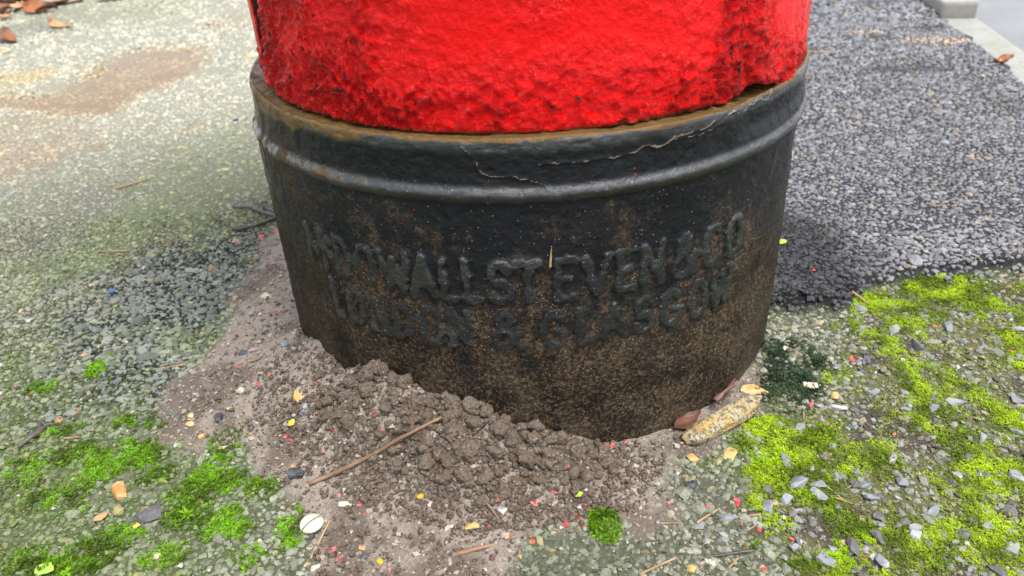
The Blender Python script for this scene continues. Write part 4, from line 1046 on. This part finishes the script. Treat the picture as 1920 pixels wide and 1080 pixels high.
def twig(name, pts, rpx, mat, label, cat, lifts=None, forks=(), group=None):
    lifts = lifts or [1.0] * len(pts)
    P0 = G1(*pts[len(pts) // 2]); dist = np.linalg.norm(P0 - CAM)
    rad = [r * dist / FPX for r in (rpx if isinstance(rpx, (list, tuple)) else [rpx] * len(pts))]
    P = np.array([G1(x, y, rad[i] * lifts[i]) for i, (x, y) in enumerate(pts)])
    V, F_ = tube_pts(P - P0, rad)
    o = put(name, mesh_np(name, V, F_, None, True), mat, None, label, cat, group, loc=P0)
    for fp, fr in forks:
        Pf = np.array([G1(x, y, fr * dist / FPX * 2) for x, y in fp]); V, F_ = tube_pts(Pf - P0, fr * dist / FPX)
        put('side_shoot', mesh_np('side_shoot', V, F_, None, True), mat, o)
    return o
T_BRN = mat_simple('brown_bark', (0.15, 0.085, 0.050), 0.5, 0.4, 160, 0.6, 0.0008, col2=(0.24, 0.14, 0.08), c2scale=60)
T_DRK = mat_simple('wet_dark_bark', (0.050, 0.038, 0.036), 0.4, 0.4, 160, 0.6, 0.0008, col2=(0.09, 0.07, 0.065), c2scale=60)
T_STR = mat_simple('dry_straw', (0.34, 0.23, 0.12), 0.5, 0.4, 120, 0.3, 0.0004, col2=(0.20, 0.12, 0.06), c2scale=40)
twig('twig', [(580, 907), (640, 882), (700, 852), (760, 816), (800, 797), (826, 783)], [4.2, 4.6, 4.2, 3.8, 3.4, 2.8], T_BRN, 'long brown twig lying across the soil heap', 'twig', [1, 1, 1.5, 4, 4, 3], [([(755, 820), (785, 806), (820, 797)], 2.6)])
twig('twig', [(436, 388), (468, 388), (498, 400), (524, 406)], [2.5, 3.2, 3.5, 3.5], T_DRK, 'upper of two thin dark twigs sticking out left of the plinth', 'twig', [2, 3, 2, 2])
twig('twig', [(436, 428), (445, 430), (485, 421), (526, 404)], [2, 3, 3.2, 3.4], T_DRK, 'lower of two thin dark twigs sticking out left of the plinth', 'twig', [2, 2, 2, 2])
twig('twig', [(35, 838), (55, 822), (72, 810), (92, 797)], [2, 5, 6, 2.5], T_DRK, 'short curved dark twig on asphalt at far left', 'twig', [1, 1.2, 1.2, 1], [([(72, 810), (76, 800), (73, 793)], 3.5)])
twig('twig', [(905, 934), (924, 956), (940, 981)], 2.6, T_BRN, 'thin reddish twig hanging off the lower edge of the soil heap', 'twig', [3, 2, 1])
twig('twig', [(1337, 1043), (1370, 1038), (1412, 1032)], 2.6, T_DRK, 'thin black twig near the bottom edge, lower right', 'twig')
twig('twig', [(448, 685), (490, 672), (535, 655)], 2.0, T_BRN, 'thin twig on the soil left of the plinth', 'twig')
twig('twig', [(848, 1040), (885, 1032), (930, 1020)], [5, 4, 2.5], T_BRN, 'grey brown twig half sunk in soil at the bottom', 'twig', [.2, .2, .2])
STR = [([(1198, 1077), (1232, 1062), (1266, 1046)], 3.2, 'thick straw at the bottom edge right of centre'), ([(1538, 903), (1562, 922), (1586, 942)], 3.0, 'upper stalk of a straw pair on the right moss'), ([(1530, 912), (1556, 930), (1600, 945)], 2.6, 'lower stalk of a straw pair on the right moss'),
       ([(582, 1048), (600, 1012), (618, 977)], 2.8, 'straight straw just right of the split seed'), ([(1306, 980), (1326, 967), (1345, 956)], 3.2, 'straw leaning on the blue grey chip, lower right'), ([(1386, 972), (1405, 967), (1424, 965)], 3.2, 'short flat straw right of the pitted grey chip'),
       ([(1596, 546), (1612, 557), (1630, 572)], 3.0, 'short straw at the edge of the newer asphalt'), ([(304, 691), (326, 687), (350, 683)], 2.2, 'thin straw on old asphalt left of the soil'), ([(183, 472), (215, 471), (243, 470)], 2.0, 'thin straw on the pale asphalt, middle left'),
       ([(212, 354), (245, 346), (272, 337)], 1.9, 'thin pale straw on asphalt left of the bead'), ([(1498, 96), (1530, 97), (1570, 100)], 1.8, 'thin straw lying beside the red shell on the right'), ([(688, 875), (698, 855), (703, 838)], 1.8, 'short straw standing up beside the long twig'),
       ([(120, 822), (135, 821), (150, 819)], 2.6, 'short straw in thin moss right of the curved twig'), ([(1358, 1075), (1372, 1058), (1384, 1046)], 3.0, 'forked straw at the bottom edge, lower right')]
for pts, r, lab in STR: twig('straw', pts, r * 0.72, T_STR, lab, 'straw', [1.3] * len(pts))
for k in range(34):
    if k < 20: px, py = rng.uniform(480, 1260), rng.uniform(850, 1075)
    else: px, py = rng.uniform(1270, 1900), rng.uniform(760, 1075)
    a = rng.uniform(0, 3.14); l = rng.uniform(8, 20)
    twig('straw', [(px - l * math.cos(a), py - l * math.sin(a) * .7), (px, py), (px + l * math.cos(a), py + l * math.sin(a) * .7)], rng.uniform(0.7, 1.4), T_STR, 'tiny loose straw fragment on the ' + ('soil in front of the heap' if k < 20 else 'mossy stones at lower right'), 'straw', group='tiny straw fragments ' + ('on the soil' if k < 20 else 'on the moss'))
def plinth_straw():
    (s0, z0), (s1, z1) = cyl_st(1033, 462), cyl_st(1031, 497); P = []
    for s_, z_ in ((s0, z0), ((s0 + s1) / 2, (z0 + z1) / 2), (s1, z1)): a = s_ / R0; P.append((math.sin(a) * 0.2525, -math.cos(a) * 0.2525, z_))
    b = np.array(P[1]); V, F_ = tube_pts(np.array(P) - b, [0.0004, 0.0009, 0.0011], 6)
    put('straw', mesh_np('straw', V, F_, None, True), T_STR, None, 'short straw stuck upright on the front of the plinth', 'straw', loc=b)
plinth_straw()

# ------------------------------------------------------------------ leaves
def leaf_mesh(seed, curl=0.35, wid=0.5):
    r = np.random.default_rng(seed); nu, nv = 11, 7; V = []
    ph = r.uniform(0, 6)
    for i in range(nu):
        u = i / (nu - 1); w = wid * math.sin(math.pi * u ** 0.85) ** 0.8 * (1 + 0.12 * math.sin(u * 19 + ph)) + 0.004
        for j in range(nv):
            v = j / (nv - 1) * 2 - 1
            V.append((u - 0.5, v * w * 0.5, curl * (v * v * 0.22 + 0.16 * math.sin(u * 5 + ph) + 0.07 * math.sin(v * 6 + u * 9 + ph)) + r.normal(0, 0.006)))
    V = np.array(V); I = np.arange(nu * nv).reshape(nu, nv); F_ = np.stack([I[:-1, :-1], I[1:, :-1], I[1:, 1:], I[:-1, 1:]], -1).reshape(-1, 4)
    n = len(V); W = V.copy(); W[:, 2] -= 0.012
    E_ = [(I[i, 0], I[i + 1, 0]) for i in range(nu - 1)] + [(I[i + 1, -1], I[i, -1]) for i in range(nu - 1)] + [(I[0, j + 1], I[0, j]) for j in range(nv - 1)] + [(I[-1, j], I[-1, j + 1]) for j in range(nv - 1)]
    F_ = np.concatenate([F_, F_[:, ::-1] + n, np.array([[a, a + n, b + n, b] for a, b in E_])])
    return mesh_np('leaf', np.concatenate([V, W]), F_, None, True)
def mat_leaf(name, a, b, rough=0.4): return mat_simple(name, a, rough, 0.35, 70, 0.4, 0.0015, col2=b, c2scale=18)
L_BR = mat_leaf('rust_brown_leaf', (0.26, 0.095, 0.035), (0.14, 0.055, 0.028)); L_TN = mat_leaf('tan_leaf', (0.42, 0.24, 0.11), (0.28, 0.14, 0.07)); L_GY = mat_leaf('wet_mauve_leaf', (0.33, 0.24, 0.22), (0.22, 0.12, 0.10), 0.3)
L_YL = mat_leaf('yellow_leaf', (0.66, 0.42, 0.03), (0.55, 0.36, 0.06)); L_LM = mat_leaf('lime_leaf', (0.32, 0.50, 0.05), (0.25, 0.40, 0.08)); L_DK = mat_leaf('wet_dark_leaf', (0.055, 0.020, 0.012), (0.10, 0.036, 0.016), 0.5); L_PK = mat_leaf('mauve_brown_leaf', (0.20, 0.11, 0.09), (0.28, 0.18, 0.16))
def leaf(a, b, mat, label, wid=0.5, curl=0.35, tilt=(0, 0), lift=0.003, name='fallen_leaf', group=None, seed=None):
    A, B = G1(*a), G1(*b); c = (A + B) / 2; v = B - A; ln = np.linalg.norm(v)
    o = put(name, leaf_mesh(seed or int(rng.integers(9999)), curl, wid), mat, None, label, 'leaf', group)
    o.location = (c[0], c[1], c[2] + lift); o.scale = (ln, ln, ln); o.rotation_euler = (tilt[0], tilt[1], math.atan2(v[1], v[0])); return o
leaf((545, 808), (551, 788), L_YL, 'small bright yellow leaf on the soil left of the heap', 0.6)
leaf((70, 1068), (104, 1076), L_LM, 'lime green leaf at the bottom left corner', 0.7, 0.2)
leaf((1077, 934), (1093, 930), L_LM, 'tiny lime leaf right below the soil heap', 0.8)
leaf((251, 992), (266, 990), L_YL, 'tiny yellow green leaf under the slate piece', 0.8)
leaf((178, 983), (206, 965), L_TN, 'pale greenish leaf scrap in the moss left of the slate', 0.6, 0.2)
leaf((1262, 810), (1312, 780), L_DK, 'dark wet brown leaf tucked under the mortar lump', 0.38, 0.25, (0.25, 0.0), 0.004)
leaf((1345, 772), (1378, 732), L_PK, 'mauve brown leaf standing between plinth and mortar lump', 0.55, 0.3, (-0.9, 0.0), 0.012)
leaf((1458, 460), (1474, 456), L_LM, 'pale green leaf scrap at the right edge of the plinth', 0.8)
leaf((1862, 118), (1898, 114), L_BR, 'brown leaf by the dropped kerb', 0.5, 0.8)
leaf((95, 50), (132, 54), L_TN, 'curled tan leaf alone on the asphalt near the litter', 0.4, 0.5)
leaf((-12, 74), (32, 82), L_BR, 'reddish brown curled leaf at the left edge', 0.35, 0.5)
leaf((6, 102), (20, 98), L_YL, 'small yellow leaf at the left edge above the sandy patch', 0.6, 0.4)
LIT = [(15, 8, L_BR), (50, 14, L_BR), (85, 16, L_GY), (62, 4, L_TN), (25, 22, L_GY), (112, 8, L_TN), (5, 30, L_GY), (40, 22, L_TN), (-20, 12, L_BR), (-15, 30, L_BR), (98, 4, L_BR), (135, 3, L_GY), (75, -8, L_BR), (30, -8, L_BR), (110, -12, L_TN), (150, -10, L_BR), (-10, -10, L_TN), (60, -18, L_GY), (10, 38, L_TN), (125, -5, L_DK), (48, -2, L_DK), (20, 2, L_DK), (205, 2, L_PK), (72, 24, L_BR), (90, 24, L_DK)]
for k, (px, py, mt) in enumerate(LIT):
    a = rng.uniform(-0.6, 0.6); l = rng.uniform(14, 26)
    leaf((px - l * math.cos(a), py - l * math.sin(a) * .4), (px + l * math.cos(a), py + l * math.sin(a) * .4), mt, {L_BR: 'rust brown', L_GY: 'wet mauve grey', L_TN: 'tan', L_DK: 'dark wet brown', L_PK: 'lone mauve brown'}[mt] + (' dead leaf in the leaf litter at the very left corner' if px < 40 else ' dead leaf in the leaf litter along the top edge'), rng.uniform(.45, .75), rng.uniform(.2, .55), (rng.normal(0, .2), rng.normal(0, .12)), rng.uniform(0.004, 0.016), group='leaf litter at the top left')

# blue scrap
def scrap(px, py, w, mat, label, name='plastic_scrap', cat='litter'):
    P = G1(px, py); s = w * np.linalg.norm(P - CAM) / FPX
    o = put(name, leaf_mesh(5, 0.6, 0.8), mat, None, label, cat); o.location = (P[0], P[1], P[2] + .004); o.scale = (s, s, s)
scrap(212, 553, 12, mat_simple('blue_plastic', (0.02, 0.11, 0.50), 0.3, 0.1, 60, 0), 'tiny blue plastic scrap on the old asphalt, left')

# ------------------------------------------------------------------ red paint flakes
FLK = [mesh_np('paint_flake', v, f) for v, f in (lambda: [((lambda k, a, rr: (np.concatenate([np.stack([np.cos(a) * rr, np.sin(a) * rr * .75, 0.10 * np.sin(a * 2 + k)], -1), np.stack([np.cos(a) * rr, np.sin(a) * rr * .75, 0.10 * np.sin(a * 2 + k) - .14], -1), [[0, 0, .06], [0, 0, -.08]]]),
        np.array([[i, (i + 1) % 7, 14] for i in range(7)] + [[7 + (i + 1) % 7, 7 + i, 15] for i in range(7)] + [[i, 7 + i, 7 + (i + 1) % 7] for i in range(7)] + [[i, 7 + (i + 1) % 7, (i + 1) % 7] for i in range(7)])))(k, np.linspace(0, 2 * np.pi, 7, endpoint=False), rng.uniform(0.55, 1.0, 7))) for k in range(9)])()]
M_FL = mat_simple('flaked_red_paint', (0.62, 0.035, 0.035), 0.4, 0.25, 200, 0.3, 0.0005, col2=(0.60, 0.10, 0.09), c2scale=150)
for m_ in FLK: m_.materials.append(M_FL)
FP = [(490, 445, 13), (448, 455, 9), (512, 436, 6), (455, 632, 7), (475, 600, 6), (497, 588, 6), (530, 620, 6), (520, 590, 8), (505, 705, 7), (470, 716, 9), (482, 722, 8), (430, 690, 6), (448, 690, 8), (467, 700, 5), (535, 708, 5), (595, 720, 9), (590, 752, 9), (640, 745, 8), (631, 741, 7), (668, 762, 8), (665, 771, 6), (700, 772, 8), (705, 780, 7), (615, 800, 8), (625, 808, 9), (560, 742, 4), (535, 820, 8), (545, 826, 7), (607, 850, 8), (634, 862, 8), (785, 749, 8), (741, 845, 7),
      (1148, 838, 12), (1136, 833, 8), (1172, 831, 7), (1003, 810, 6), (1080, 966, 9), (1062, 985, 11), (1092, 988, 9), (1100, 957, 9), (1072, 975, 8), (1086, 973, 8), (1058, 977, 7), (995, 1008, 10), (999, 1018, 9), (1012, 1000, 6), (918, 988, 6), (935, 938, 11), (985, 947, 6), (965, 868, 6), (1010, 905, 10), (1033, 921, 9), (1080, 893, 9), (1110, 895, 11), (1066, 876, 6), (945, 918, 8), (865, 885, 6), (870, 905, 6), (912, 898, 7), (910, 898, 5), (1042, 925, 6), (1106, 925, 6), (1092, 947, 6),
      (1380, 938, 14), (1382, 948, 10), (1398, 916, 11), (1328, 951, 9), (1337, 855, 7), (1434, 898, 7), (1402, 875, 5), (1390, 985, 6), (1424, 996, 7), (1484, 1012, 10), (1432, 1070, 12), (1253, 945, 6), (1316, 1062, 7), (1346, 992, 6), (1520, 760, 10), (1500, 765, 8), (1511, 755, 8), (1598, 675, 11), (1584, 683, 6), (1558, 800, 6), (1430, 650, 6), (1700, 905, 8), (1677, 815, 6), (1620, 1045, 7), (1895, 660, 8), (1750, 615, 7), (1726, 742, 6),
      (1458, 478, 8), (1526, 508, 8), (1618, 331, 7), (1800, 490, 7), (1487, 550, 6), (1653, 555, 7), (1656, 477, 6), (620, 1040, 9), (628, 1031, 8), (640, 1046, 8), (633, 1052, 6), (675, 948, 9), (671, 936, 8), (636, 930, 8), (683, 967, 6), (664, 1063, 6), (612, 1030, 6), (730, 1071, 6), (922, 1050, 7), (57, 741, 7), (33, 725, 7), (148, 772, 8), (700, 895, 6), (820, 830, 6), (715, 810, 5), (870, 1015, 5), (648, 885, 6)]
for k, (px, py, w) in enumerate(FP):
    P = G1(px, py); s = w * 0.62 * np.linalg.norm(P - CAM) / FPX; right = px > 1270; left = px < 440
    if left: wh = 'on the mossy old asphalt at far left'
    elif right: wh = 'on the newer asphalt right of the box' if py < 560 else 'in the right moss and stones' if (px > 1490 or py < 700) else 'on the soil below the yellow stones, lower right'
    elif 1050 < px < 1110 and py > 945: wh = 'in the cluster beside the lone moss tuft'
    elif px > 1120 and py < 860: wh = 'at the foot of the plinth right of the heap'
    elif py > 1000: wh = 'on the soil at the bottom edge'
    elif px < 560 and py < 640: wh = 'beside the left foot of the plinth'
    elif px < 560: wh = 'on the flat soil far left of the heap'
    elif px < 800 and py < 870: wh = 'on the left flank of the soil heap'
    elif px < 800: wh = 'below the long twig'
    else: wh = 'along the lower right edge of the soil heap'
    o = put('paint_flake', FLK[k % 9], None, None, ('large' if w >= 9 else 'tiny') + ' red paint flake ' + wh, 'paint flake', 'red paint flakes ' + wh)
    o.location = (P[0], P[1], P[2] + max(s * .25, 0.0012)); o.rotation_euler = (rng.normal(0, .35), rng.normal(0, .35), rng.uniform(0, 6.28)); o.scale = (s, s, s)
